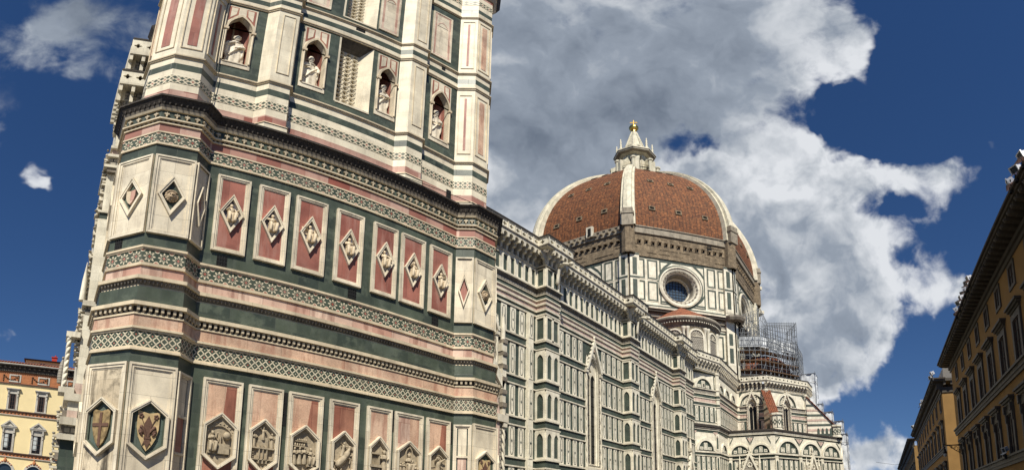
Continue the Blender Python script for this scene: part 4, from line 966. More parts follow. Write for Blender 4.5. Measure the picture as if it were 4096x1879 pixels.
# tall traceried windows with gables
def window(fr, c, v0, vs, half, gab, parent=None, deep=1.0, double=True, col='wglass'):
    """pointed window: moulded jambs, twisted shafts, tracery, glass, steep gable with crockets and pinnacles"""
    a, b = c-half, c+half; ow = half*.42
    def frame(mb):
        o_in = pointed(a, b, v0, vs, 1.0, 7); o_out = pointed(a-ow, b+ow, v0-.35, vs, 1.0, 7)
        mb.poly(fr, o_out, -deep*.25, .10, 'cwhite', [o_in])
        o3 = pointed(a-ow*.5, b+ow*.5, v0-.1, vs, 1.0, 7); mb.poly(fr, o3, .08, .14, 'cgrey', [pointed(a-ow*.05, b+ow*.05, v0+.0, vs, 1.0, 7)])
        ii = pointed(a+.02, b-.02, v0, vs, 1.0, 7); i2 = pointed(a+half*.12, b-half*.12, v0+.1, vs, 1.0, 7)
        for p, q, r_, s_ in zip(ii, ii[1:]+ii[:1], i2, i2[1:]+i2[:1]): mb.face([fr.p(*p, -.1), fr.p(*q, -.1), fr.p(*s_, -deep), fr.p(*r_, -deep)], 'cwhite')
        mb.box(fr, a-ow*1.3, b+ow*1.3, v0-.75, v0-.3, -.2, .42, 'ctrim')
    w_ = cpart('window', frame, parent)
    def shafts(mb):
        for s, e in ((-1, a-ow*.75), (1, b+ow*.75)):
            n = 26; h = vs-v0+.3
            for st in range(2):
                mb.tube([fr.p(e+.055*cos(k*1.1+st*pi), v0-.3+h*k/n, .15+.05*sin(k*1.1+st*pi)) for k in range(n+1)], .07*half/.8, 'ctrim', 5)
            mb.box(fr, e-.2, e+.2, vs, vs+.3, .05, .34, 'ctrim'); mb.box(fr, e-.2, e+.2, v0-.5, v0-.3, .05, .34, 'ctrim')
            mb.tube([fr.p(e, vs+.3, .2), fr.p(e, vs+1.1, .2), fr.p(e, vs+1.9, .2)], [.14, .12, .01], 'ctrim', 5)
    one('twisted_shafts', shafts, w_)
    ap = vs+sqrt(3)*half+ow*1.7
    def gable(mb):
        mb.poly(fr, [(a-ow*1.1, vs+.35), (a-ow*.5, vs+.35), (c, ap+gab*.45), (b+ow*.5, vs+.35), (b+ow*1.1, vs+.35), (c, ap+gab)], .18, .40, 'cwhite')
        mb.poly(fr, [(c-ow*.9, ap+.0), (c+ow*.9, ap+.0), (c, ap+gab*.6)], .1, .2, 'cpink')
        for s in (-1, 1):
            for k in range(7):
                t = (k+.5)/7; e = a-ow*1.1 if s < 0 else b+ow*1.1
                mb.blob(fr.p(e+(c-e)*t+s*.06, vs+.35+(ap+gab-vs-.35)*t+.05, .29), (.12, .1, .14), 'ctrim', (fr.u, fr.n, fr.v), 5, 4)
        mb.blob(fr.p(c, ap+gab+.15, .29), (.13, .13, .22), 'ctrim', None, 6, 5)
    one('gable', gable, w_)
    def trac(mb):
        aa, bb = a+half*.10, b-half*.10
        o = pointed(aa, bb, v0+.05, vs, 1.0, 7); hs = []
        if double:
            g = .03; hs = [pointed(aa+g, c-g*1.2, v0+.2, vs-half*.55, .9, 4), pointed(c+g*1.2, bb-g, v0+.2, vs-half*.55, .9, 4), quatre(c, vs+half*.42, half*.26)]
        mb.poly(fr, o, -deep-.1, -deep+.06, 'ctrim', hs)
        for k in range(1, 9): mb.box(fr, aa, bb, v0+(vs-v0)*k/9-.02, v0+(vs-v0)*k/9+.02, -deep-.14, -deep-.06, 'iron', False)
    one('tracery', trac, w_)
    one('glass_pane', lambda mb: mb.face([fr.p(a, v0, -deep-.12), fr.p(b, v0, -deep-.12), fr.p(b, vs+2*half, -deep-.12), fr.p(a, vs+2*half, -deep-.12)], col), w_)
    return w_
M['wglass'] = plain('dark_leaded_glass', (.012, .013, .014), .4, 0, .4, spec=.2)
for c in WC: window(FW, c, 7.5, 17.2, 1.08, 1.4, deep=.30)
# ornate side door frame beside the tower (its right half shows): spiral column, mosaic strip, steep gable
def door(mb):
    f = FW; x = 29.6
    mb.box(f, x-.55, x-.20, 0, 9.8, 0, .45, 'cgrey'); mb.box(f, x-.9, x-.55, 0, 9.8, 0, .55, 'cpink'); mb.box(f, x-1.4, x-.9, 0, 9.8, 0, .3, 'cgrey')
    for st in range(2): mb.tube([f.p(x+.07*cos(k*.9+st*pi), .5+9.0*k/44, .5+.07*sin(k*.9+st*pi)) for k in range(45)], .10, 'ctrim', 5)
    mb.box(f, x-1.0, x+.35, 9.7, 10.3, 0, .75, 'ctrim'); mb.box(f, x-.2, x+.25, 9.3, 9.7, 0, .7, 'ctrim')
    for q in range(6): mb.box(f, x-.15-.03*q, x+.2+.02*q, 10.3+1.1*q, 11.0+1.1*q, 0, .5, 'ctrim'); mb.box(f, x-.25, x+.3, 11.0+1.1*q, 11.35+1.1*q, 0, .6, 'grime')
    mb.tube([f.p(x, 16.8, .3), f.p(x, 18.2, .3), f.p(x, 19.4, .3)], [.22, .2, .02], 'ctrim', 6)
    mb.poly(f, [(x-.1, 12.5), (x+.15, 13.2), (24.2, 20.2), (24.2, 19.0)], .1, .5, 'cwhite'); mb.poly(f, [(x-.4, 10.4), (x-.1, 12.4), (24.2, 19.0), (24.2, 15)], .1, .25, 'cgrey')
    mb.tube([f.p(x-.7, 10.3, .45), f.p(x-1.0, 11.9, .45), f.p(x-2.0, 13.6, .45), f.p(x-3.5, 14.6, .45)], .22, 'cpink', 6)
cpart('side_door', door)
def door2(mb):                                  # steep gable with figures over the second side door
    f = FW; x = 72.2
    mb.poly(f, [(x-2.6, 5.5), (x-2.0, 5.5), (x, 10.6), (x+2.0, 5.5), (x+2.6, 5.5), (x, 12.0)], .2, .6, 'cwhite'); mb.poly(f, [(x-2.0, 5.5), (x+2.0, 5.5), (x, 10.6)], .1, .3, 'cgrey')
    mb.ring(f, arc_pts((x, 7.4), .8, 0, 2*pi, 14)[:-1], arc_pts((x, 7.4), .6, 0, 2*pi, 14)[:-1], .3, .42, 'cwhite')
    for u, v in ((x, 12.0), (x-2.6, 5.6), (x+2.6, 5.6)):
        mb.box(f, u-.22, u+.22, v, v+.5, .1, .6, 'ctrim'); mb.tube([f.p(u, v+.5, .35), f.p(u, v+1.4, .35), f.p(u, v+1.9, .35)], [.26, .2, .1], 'ctrim', 7); mb.blob(f.p(u, v+2.05, .35), .16, 'ctrim', None, 7, 5)
    for s in (-1, 1):
        for k in range(7): mb.blob(f.p(x+s*(2.6-2.6*(k+.5)/7)+s*.1, 5.6+6.5*(k+.5)/7, .4), .16, 'ctrim', None, 5, 4)
    mb.box(f, x-2.7, x-1.6, 0, 5.5, 0, .5, 'cwhite'); mb.box(f, x+1.6, x+2.7, 0, 5.5, 0, .5, 'cwhite'); mb.box(f, x-1.6, x+1.6, 0, 5.5, 0, .12, 'cgrey')
cpart('side_door', door2)
def gargoyle(x):
    def fn(mb):
        mb.tube([(x, YN-PD, 26.3), (x, YN-PD-.9, 26.4), (x, YN-PD-1.7, 26.1)], [.22, .18, .12], 'ctrim', 7); mb.blob((x, YN-PD-1.75, 26.15), (.2, .26, .22), 'ctrim')
        mb.tube([(x, YN-PD-.25, 25.9), (x, YN-PD-.25, 25.0), (x, YN-PD-.2, 24.4), (x, YN-PD-.2, 24.3)], [.26, .16, .22, .1], 'ctrim', 7)
    cpart('waterspout', fn)
for x in PX[1:3]: gargoyle(x+1.6)

# ---- the angle of the transept, the tribune and its lower chapels
PA, PB, PC_, PD_ = (75.3, 13.9), (80.6, 10.9), (94.6, 11.25), (95.2, 5.65)
PE, PF, PG = (103.7, -.76), (114.5, -1.2), (122, 6)
upper = [PA, PB, PC_, PD_, PE, PF, PG, (122, 14)]
ZG = (26.15, 27.6, 28.9)
def tcourses(mb, poly):
    for z0, z1, off, m in ((22.9, 23.05, .25, 'ctrim'), (22.78, 22.9, .16, 'grime'), (22.2, 22.78, .05, 'cgrey'), (22.05, 22.2, .14, 'ctrim'), (21.55, 22.05, .02, 'cgreen'), (21.4, 21.55, .12, 'ctrim'), (20.8, 21.4, .02, 'cpink'), (20.65, 20.8, .1, 'ctrim'), (20.2, 20.65, .02, 'cgreen'), (20.05, 20.2, .1, 'ctrim')):
        for pl in cut(poly, [(i, hypot(b[0]-a[0], b[1]-a[1])/2+TW[a]-1.0, hypot(b[0]-a[0], b[1]-a[1])/2+TW[a]+1.0) for i, (a, b) in enumerate(zip(poly, poly[1:])) if a in TW]): mb.band(pl, z0, z1, off, m, top=off > .06)
    mb.band(poly, 26.2-.5, 26.2-.3, .05, 'cgreen', top=False)
def tri_arch(mb, fr, ln, zs, r, zb=None):
    """round arch over a lunette of inlaid panels"""
    c = ln/2
    mb.ring(fr, rounded(c-r, c+r, zs, zs, 16), rounded(c-r*.78, c+r*.78, zs-.01, zs, 16)[2:]+[(c-r*.78, zs)], 0, .24, 'cwhite')
    mb.ring(fr, rounded(c-r*.80, c+r*.80, zs, zs, 16), rounded(c-r*.70, c+r*.70, zs, zs, 16), 0, .12, 'cgreen')
    lun = rounded(c-r*.72, c+r*.72, zs+.03, zs, 14); mb.poly(fr, lun, 0, .03, 'cgreen')
    for k in (-1, 0, 1):
        w_ = r*.36; u = c+k*r*.44; h = sqrt(max(.02, (r*.62)**2-(abs(k)*r*.44+(w_*.3 if k else 0))**2))
        mb.box(fr, u-w_/2, u+w_/2, zs+.12, zs+h, .02, .07, 'cwhite', False)
        mb.rect(fr, u-w_*.3, u+w_*.3, zs+.24, zs+h-.14, .05, .06, .076, 'cline')
def wallseg(name, a, b, z0, z1, fn, m='cwhite', hole=None):
    ln = hypot(b[0]-a[0], b[1]-a[1]); fr = fr_seg(a, b)
    def f2(mb):
        if hole: fill(mb, fr, 0, ln, z0, z1, [(ln/2+hole-.85, ln/2+hole+.85, 17.4, 24.2)], -.6, 0, m)
        else: mb.face([fr.p(0, z0), fr.p(ln, z0), fr.p(ln, z1), fr.p(0, z1)], m)
        fn(mb, fr, ln)
    return cpart(name, f2), fr, ln
def segA(mb, fr, ln):
    tri_arch(mb, fr, ln*1.0, 23.1, 2.05)
    for u in (.0, ln-.75): mb.rect(fr, u+.05, u+.70, 23.2, 25.6, .14, 0, .08, 'cgreen')
    for z0, z1 in ((17.4, 20.1), (9.5, 12.1), (6.2, 9.1), (2.6, 5.8)): mb.box(fr, .82, ln-.82, z0, z1, 0, .015, 'cgreen', False)
    tier(mb, fr, .9, ln-.9, 17.6, 20.0, 1.0)
    for u in (.15, ln-.75): blind_arches(mb, Fr(fr.p(0, 0, .0), fr.u, fr.v, fr.n), u, u+.6, 17.5, 20.0, 1)
    mb.box(fr, .1, .8, 17.5, 19.9, 0, .03, 'cgreen', False); mb.box(fr, ln-.8, ln-.1, 17.5, 19.9, 0, .03, 'cgreen', False)
    mb.poly(fr, [(ln*.5-.05, 23.4), (ln*.5+.25, 23.4), (ln*.5+.25, 23.9), (ln*.5-.05, 23.9)], .07, .085, 'hole')
    tri_arch(mb, fr, ln, 12.75, 2.05)
    for s, u in ((1, .3), (-1, ln-.3)): mb.poly(fr, [(u, 15.9), (u+s*1.0, 15.9), (u, 14.9)][::s], 0, .05, 'cpink')
    for z0, z1 in ((9.6, 12.0), (6.3, 9.0), (2.8, 5.6)): tier(mb, fr, .9, ln-.9, z0, z1, 1.15)
    for z0, z1 in ((12.9, 15.6), (9.4, 12.0), (6.2, 9.0)):
        for u in (.1, ln-.75): mb.box(fr, u, u+.65, z0, z1, 0, .02, 'cgreen', False); blind_arches(mb, fr, u, u+.65, z0, z1, 1)
segs = [wallseg('transept_wall', PA, PB, 0, 26.2, segA)[0]]
def segS(mb, fr, ln):
    for c in (2.2, 6.0, 10.2):
        f2 = Fr(fr.p(c-2, 0), fr.u, fr.v, fr.n); tri_arch(mb, f2, 4, 23.1, 1.7)
    for z0, z1 in ((17.4, 20.1), (9.5, 12.1), (6.2, 9.1)): mb.box(fr, .25, ln-.45, z0, z1, 0, .015, 'cgreen', False)
    tier(mb, fr, .3, ln-.5, 17.6, 20.0, 1.0)
    tri_arch(mb, Fr(fr.p(.7, 0), fr.u, fr.v, fr.n), 4, 12.75, 1.7)
    for z0, z1 in ((9.6, 12.0), (6.3, 9.0)): tier(mb, fr, .3, ln-.5, z0, z1, 1.15)
wallseg('transept_wall', PB, PC_, 0, 26.2, segS)
def segT(mb, fr, ln):
    r = min(2.75, ln*.47); c = ln/2
    mb.ring(fr, rounded(c-r, c+r, 23.1, 23.1, 18), rounded(c-r*.84, c+r*.84, 23.1, 23.1, 18), 0, .3, 'cwhite')
    mb.ring(fr, rounded(c-r*.84, c+r*.84, 23.1, 23.1, 18), rounded(c-r*.76, c+r*.76, 23.1, 23.1, 18), 0, .14, 'cgreen')
    for s in (-1, 1):
        q = [(c+s*.95, 23.2), (c+s*r*.70, 23.2), (c+s*r*.58, 24.3), (c+s*.95, 25.0)][::s]; mb.poly(fr, q, 0, .05, 'cline'); mb.poly(fr, [((x-c-s*1.3)*.72+c+s*1.3, (y-23.9)*.76+23.9) for x, y in q], .04, .07, 'cwhite')
        u = c+s*(ln/2-.3); mb.poly(fr, [(u, 26.1), (u-s*1.1, 26.1), (u, 24.7)][::-s], 0, .05, 'cgreen')
    mb.box(fr, .1, c-1.2, 17.2, 20.05, 0, .03, 'cgreen', False); mb.box(fr, c+1.2, ln-.1, 17.2, 20.05, 0, .03, 'cgreen', False)
    for z0, z1 in ((17.5, 19.9),):
        tier(mb, fr, .1, c-1.4, z0, z1, 1.1); tier(mb, fr, c+1.4, ln-.1, z0, z1, 1.1)
TW = {PC_: .1, PD_: -.2, PE: .01}
for a, b in ((PC_, PD_), (PD_, PE), (PE, PF)):
    s, fr, ln = wallseg('tribune_wall', a, b, 0, 26.2, segT, hole=TW[a])
    window(fr, ln/2+TW[a], 18.1, 22.9, .78 if a == PC_ else .82, 1.3, deep=.4)
ALOW = [PA, PB, (86.1, 10.93)]
for LC in (((16.15, 16.4, .14, 'ctrim'), (16.4, 16.65, .26, 'grime'), (16.65, 16.95, .40, 'dark'), (17.1, 17.3, .10, 'ctrim'), (15.75, 16.15, .03, 'cgreen')), ((11.85, 12.0, .14, 'ctrim'), (12.0, 12.4, .03, 'cgreen'), (12.4, 12.7, .18, 'ctrim')), ((9.05, 9.45, .03, 'cgreen'), (9.45, 9.55, .1, 'ctrim')), ((5.7, 6.1, .03, 'cgreen'), (6.1, 6.2, .1, 'ctrim'))): cpart('stone_course', lambda mb: [mb.band(ALOW, z0, z1, off, m, top=off > .06) for z0, z1, off, m in LC])
cpart('transept_courses', lambda mb: (tcourses(mb, upper), mb.band(upper, 26.0, 26.2, .12, 'ctrim')))
gallery([(AX[0]-.2, YN-.4)]+upper[1:], ZG, .85, .75)
# corner strips
def corner(p, nm='corner_shaft', z0=17, z1=26.1, r=.42):
    def fn(mb):
        mb.lathe((p[0], p[1], 0), [(r, z0), (r, z1)], 'cwhite', 8, smooth=False)
        for z in (20.1, 21.5, 22.1, 23.0, 25.8): mb.lathe((p[0], p[1], 0), [(r, z-.08), (r+.12, z-.06), (r+.12, z+.1), (r, z+.12)], 'ctrim', 8, smooth=False)
        mb.lathe((p[0], p[1], 0), [(r+.02, 20.25), (r+.02, 20.6)], 'cgreen', 8, smooth=False); mb.lathe((p[0], p[1], 0), [(r+.02, 21.6), (r+.02, 22.0)], 'cgreen', 8, smooth=False)
    cpart(nm, fn)
for p in (PB, PC_, PD_, PE): corner(p)
# chapels round the foot of the tribune
C0, C1, C2, C3, C4 = (86.0, 10.95), (86.5, 11.3), (88.0, 3.2), (106.8, -7.2), (113, -6.4)
CH = [(86.2, 11.25), C2, C3, C4, (118, 0)]
def chap(mb):
    for a, b, k in ((CH[0], CH[1], 2), (CH[1], CH[2], 3), (CH[2], CH[3], 1)):
        fr = fr_seg(a, b); ln = hypot(b[0]-a[0], b[1]-a[1]); w_ = (ln-.9)/k
        mb.face([fr.p(0, 0), fr.p(ln, 0), fr.p(ln, 16.3), fr.p(0, 16.3)], 'cwhite')
        for q in range(k):
            f2 = Fr(fr.p(.45+w_*q, 0), fr.u, fr.v, fr.n); r = min(w_*.49, 2.75)
            c = w_/2
            if k == 3: # wide bays: stretch the round arch to the bay
                r = w_*.485
            sy = min(1.0, 2.65/r)
            S = lambda pts: [(x, 12.75+(y-12.75)*sy) for x, y in pts]
            mb.ring(f2, S(rounded(c-r, c+r, 12.75, 12.75, 18)), S(rounded(c-r*.84, c+r*.84, 12.75, 12.75, 18)), 0, .28, 'cwhite')
            mb.ring(f2, S(rounded(c-r*.84, c+r*.84, 12.75, 12.75, 18)), S(rounded(c-r*.75, c+r*.75, 12.75, 12.75, 18)), 0, .12, 'cgreen')
            mb.poly(f2, S(rounded(c-r*.75, c+r*.75, 12.78, 12.75, 14)), 0, .03, 'cgreen')
            for j in (-1, 0, 1):
                u = c+j*r*.46; ww = r*.32; h = sy*sqrt(max(.05, (r*.68)**2-(abs(j)*r*.46+(.3*ww if j else 0))**2))
                mb.box(f2, u-ww/2, u+ww/2, 12.95, 12.75+h, .02, .08, 'cwhite', False); mb.rect(f2, u-ww*.3, u+ww*.3, 13.1, 12.6+h, .07, .07, .088, 'cline')
            for s, e in ((1, 0.0), (-1, w_)):
                mb.poly(f2, [(e+s*.05, 15.75), (e+s*r*.42, 15.75), (e+s*.05, 14.3)][::s], 0, .04, 'cgreen'); mb.poly(f2, [(e+s*.05, 15.62), (e+s*r*.30, 15.62), (e+s*.05, 14.75)][::s], .03, .07, 'cpink' if q != (0 if s > 0 else k-1) else 'cwhite')
            mb.box(f2, .35, w_-.35, 2.5, 11.8, 0, .03, 'cgreen', False)
            for z0, z1 in ((9.0, 11.7), (5.8, 8.5), (2.6, 5.3)): tier(mb, f2, .55, w_-.55, z0, z1, 1.25 if k == 2 else 1.5)
            mb.box(f2, -.42, .42, 0, 12.2, 0, .22, 'cwhite', False)
            for z0 in (9.2, 6.0): blind_arches(mb, Fr(f2.p(0, 0, .2), f2.u, f2.v, f2.n), -.4, .4, z0, z0+2.5, 1); mb.box(f2, -.38, .38, z0+.1, z0+2.4, .2, .225, 'cgreen', False)
    for z0, z1, off, m in ((11.8, 11.95, .25, 'ctrim'), (11.95, 12.45, .04, 'cgreen'), (12.45, 12.75, .28, 'ctrim'), (15.85, 16.1, .03, 'cgreen'), (16.1, 16.3, .2, 'ctrim'), (16.3, 16.55, .25, 'ctrim'), (16.55, 16.7, .35, 'grime'), (16.7, 16.98, .45, 'dark')):
        mb.band(CH, z0, z1, off, m, top=off > .1)
ch = cpart('chapel_wall', chap)
cpart('chapel_roof', lambda mb: mb.face([(*CH[0], 16.95), (*CH[1], 16.95), (*CH[2], 16.95), (*CH[3], 16.95), (*CH[4], 16.95), (122, 6, 17.4), (95, 11, 17.4)], 'roof'))
def gablet(fr, c, z, hw, h):
    def fn(mb):
        mb.poly(fr, [(c-hw, z), (c-hw*.75, z), (c, z+h*.72), (c+hw*.75, z), (c+hw, z), (c, z+h)], .1, .55, 'cwhite'); mb.poly(fr, [(c-hw*.75, z), (c+hw*.75, z), (c, z+h*.72)], .1, .3, 'cgrey')
        mb.ring(fr, arc_pts((c, z+h*.28), hw*.3, 0, 2*pi, 12)[:-1], arc_pts((c, z+h*.28), hw*.2, 0, 2*pi, 12)[:-1], .3, .4, 'cwhite')
        for s in (-1, 1):
            mb.box(fr, c+s*hw*1.15-.2, c+s*hw*1.15+.2, z-2, z+h*.35, 0, .5, 'ctrim'); mb.tube([fr.p(c+s*hw*1.15, z+h*.35, .25), fr.p(c+s*hw*1.15, z+h*.75, .25)], [.25, .02], 'ctrim', 6)
            for k in range(6): mb.blob(fr.p(c+s*hw*(1-(k+.5)/6)+s*.12, z+h*(k+.5)/6+.05, .33), .15, 'ctrim', None, 5, 4)
        mb.tube([fr.p(c, z+h, .33), fr.p(c, z+h+.5, .33), fr.p(c, z+h+.9, .33)], [.12, .2, .02], 'ctrim', 6)
        mb.box(fr, c-hw*1.35, c+hw*1.35, z-.5, z, 0, .6, 'ctrim'); mb.poly(fr, pointed(c-hw*.7, c+hw*.7, z-4.5, z-1.9, .9, 5), .0, .16, 'hole'); mb.ring(fr, pointed(c-hw, c+hw, z-4.5, z-1.9, .9, 5), pointed(c-hw*.7, c+hw*.7, z-4.5, z-1.9, .9, 5), 0, .35, 'cgrey')
    cpart('window_gable', fn)
fB = fr_seg(CH[0], CH[1]); gablet(fB, 3.9, 9.8, 1.5, 3.6)
fC = fr_seg(CH[1], CH[2]); gablet(fC, 10.9, 9.4, 1.7, 4.0)
# sloping tiled spurs that brace the tribune
def spur(p, d, z_hi, z_lo, run, wd):
    d = Vector((d[0], d[1], 0)).normalized(); s = Vector((-d.y, d.x, 0)); P = Vector((p[0], p[1], 0))
    def body(mb):
        fr = Fr(P - s*wd/2, d, (0, 0, 1)); fr2 = Fr(P + s*wd/2, -d, (0, 0, 1))
        for k in (-1, 1):
            o = P + s*(k*wd/2*.8)
            pts = [o+Vector((0, 0, 17)), o+d*run+Vector((0, 0, 17)), o+d*run+Vector((0, 0, z_lo-.1)), o+Vector((0, 0, z_hi-.1))]
            mb.face(pts if k < 0 else pts[::-1], 'cwhite')
            f = Fr(o, d if k < 0 else d, (0, 0, 1), -s if k < 0 else s)
            for j in range(7):
                z = 17.4+j*(z_hi-17.4)/8; e = run if z < z_lo else run*(z_hi-z-.4)/(z_hi-z_lo)
                if e > .5: mb.poly(f, [(0, z), (e, z), (max(0, e-.35), z+.42), (0, z+.42)] if k < 0 else [(0, z), (0, z+.42), (max(0, e-.35), z+.42), (e, z)], 0, .05, ('cgreen', 'cpink')[j % 2])
            for j in range(4): mb.poly(f, pointed(run*.35+j*run*.16, run*.35+j*run*.16+.5, 17.1, 18.6, .9, 4), .0, .07, 'cgreen')
    b = cpart('spur', body)
    def cap(mb):
        n = 9
        for j in range(n):
            t0, t1 = j/n, (j+1)/n; A = P+d*(run*t0)+Vector((0, 0, z_hi+(z_lo-z_hi)*t0)); B = P+d*(run*(t1+.03))+Vector((0, 0, z_hi+(z_lo-z_hi)*(t1+.03)+.10))
            for q in range(5):
                a0, a1 = -wd*.62+q*wd*.248, -wd*.62+(q+1)*wd*.248-.02
                mb.face([A+s*a0, A+s*a1, B+s*a1, B+s*a0][::-1], 'roof'); mb.face([B+s*a0, B+s*a1, B+s*a1-Vector((0, 0, .2)), B+s*a0-Vector((0, 0, .2))], 'roof')
                m_ = (a0+a1)/2; mb.tube([A+s*m_+Vector((0, 0, .03)), B+s*m_+Vector((0, 0, .06))], .09, 'roof', 5)
    one('tiled_cap', cap, b)
    def foot(mb):
        o = P+d*(run+.5); fr = Fr(o - s*.9 + d*.0, s, (0, 0, 1), -d)
        mb.lathe(o, [(1.35, 16.95), (1.35, 17.3), (1.15, 17.4), (1.15, z_lo-.5), (1.35, z_lo-.35), (1.35, z_lo), (0, z_lo+.2)], 'cwhite', 8, pi/8, 2*pi+pi/8, False)
        for k in range(8):
            a = k*pi/4; n_ = Vector((cos(a), sin(a), 0)); t_ = Vector((-n_.y, n_.x, 0)); f = Fr(o+n_*1.07, t_, (0, 0, 1), n_)
            mb.ring(f, diamond((0, (17.4+z_lo-.5)/2), .38, .6), diamond((0, (17.4+z_lo-.5)/2), .2, .32), 0, .03, 'cgreen'); mb.rect(f, -.44, .44, 17.5, z_lo-.55, .06, 0, .03, 'cgreen')
    one('spur_base', foot, b)
spur(PD_, (-.85, -.53), 25.9, 20.3, 4.2, 1.5)
spur(PE, (.38, -.92), 25.6, 19.6, 5.6, 1.5)

# ---- crossing: drum, oculi, dome, lantern
DC = Vector((102.96, 35.87, 0)); DR = 25.0
def octo(R, a0=22.5): return [(DC.x+R/cos(pi/8)*cos(radians(a0+45*k)), DC.y+R/cos(pi/8)*sin(radians(a0+45*k))) for k in range(8)]
OC = octo(DR)
FACE = {}
def oface(k, R=DR):                             # k = 0 faces east; 4 west, 5 south-west, 6 south
    a = radians(45*k); n = Vector((cos(a), sin(a), 0)); return Fr(DC+n*R, (-n.y, n.x, 0), (0, 0, 1), n)
HL = DR*tan(pi/8)
def drum(mb):
    for k in range(8):
        f = oface(k); m_ = 'cwhite'
        if k in (4, 5, 6, 7, 3): 
            mb.poly(f, hull_rect(-HL, HL, 41.2, 51.3), -.6, 0, 'cwhite', [arc_pts((-.4, 45.65), 3.3, 0, 2*pi, 28)[:-1]]); mb.face([f.p(-HL, 28), f.p(HL, 28), f.p(HL, 41.2), f.p(-HL, 41.2)], m_)
        else: mb.face([f.p(-HL, 28), f.p(HL, 28), f.p(HL, 51.3), f.p(-HL, 51.3)], m_)
        if k in (0, 1, 2): continue
        for u0, u1 in ((-9.6, -7.4), (-6.9, -4.9), (5.2, 7.0), (7.5, 9.4)):
            for z0, z1 in ((46.6, 50.8), (42.0, 46.1)):
                mb.rect(f, u0, u1, z0, z1, .30, 0, .05, 'cgreen'); mb.rect(f, u0-.12, u1+.12, z0-.12, z1+.12, .12, 0, .07, 'ctrim')
        for z, s in ((50.8, 1), (42.0, -1)):
            for e, t in ((-4.5, 1), (4.7, -1)):
                pts = [(e, z), (e+t*2.6, z), (e+t*1.0, z-s*1.5), (e, z-s*3.0)]; mb.poly(f, pts if s*t < 0 else pts[::-1], 0, .05, 'cgreen')
                mb.poly(f, [((x-e-t*.75)*.55+e+t*.68, (y-z+s*.8)*.55+z-s*.72) for x, y in (pts if s*t < 0 else pts[::-1])], .04, .065, 'cwhite')
        mb.rect(f, -4.5, 4.7, 41.6, 50.9, .22, 0, .045, 'cgreen')
        for u0, u1 in ((-9.4, -5.4), (-4.6, -.4), (.4, 4.6), (5.4, 9.4)):                   # lower stage, half hidden
            mb.rect(f, u0, u1, 31.0, 37.2, .4, 0, .05, 'cgreen'); mb.rect(f, u0+1.2, u1-1.2, 31.8, 36.4, .3, 0, .05, 'cgreen')
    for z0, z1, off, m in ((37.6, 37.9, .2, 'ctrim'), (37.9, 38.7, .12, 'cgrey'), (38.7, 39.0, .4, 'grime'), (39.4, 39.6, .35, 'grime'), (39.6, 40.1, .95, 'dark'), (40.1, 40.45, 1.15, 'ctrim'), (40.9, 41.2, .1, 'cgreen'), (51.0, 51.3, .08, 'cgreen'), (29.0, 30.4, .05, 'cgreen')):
        mb.band(OC, z0, z1, off, m, True)
dr = cpart('drum', drum)
def oculus(k):
    f = oface(k); c = (-.4, 45.65)
    def ring(mb):
        prof = [(4.35, .0), (4.35, .35), (4.1, .42), (3.95, .22), (3.55, .12), (3.3, .0), (3.05, -.35), (2.85, -.5), (2.6, -1.6), (2.45, -1.7), (2.35, -2.5)]
        rows = [[f.p(c[0]+r*cos(2*pi*q/40), c[1]+r*sin(2*pi*q/40), n_) for q in range(40)] for r, n_ in prof]
        for i in range(len(rows)-1): mb.grid(rows[i:i+2], 'cgrey' if i in (4, 6, 7) else 'ctrim', closed=True, smooth=True)
        mb.ring(f, arc_pts(c, 4.75, 0, 2*pi, 40)[:-1], arc_pts(c, 4.3, 0, 2*pi, 40)[:-1], 0, .06, 'cgreen')
        for q in range(24): a = 2*pi*q/24; mb.poly(f, diamond((c[0]+3.42*cos(a), c[1]+3.42*sin(a)), .2, .2), .0, .16, 'grime')
    o = one('oculus', ring, dr)
    def gl(mb):
        mb.face([f.p(c[0]+2.4*cos(2*pi*q/32), c[1]+2.4*sin(2*pi*q/32), -2.3) for q in range(32)], 'oglass')
        for q in range(-3, 4):
            h = sqrt(2.38**2-(q*.62)**2); mb.box(f, c[0]+q*.62-.04, c[0]+q*.62+.04, c[1]-h, c[1]+h, -2.3, -2.22, 'iron'); mb.box(f, c[0]-h, c[0]+h, c[1]+q*.62-.03, c[1]+q*.62+.03, -2.3, -2.23, 'iron')
    one('glass_pane', gl, o)
M['oglass'] = plain('blue_grey_window_glass', (.06, .09, .13), .15, 0, .3, spec=.6)
for k in (4, 5, 6): oculus(k)
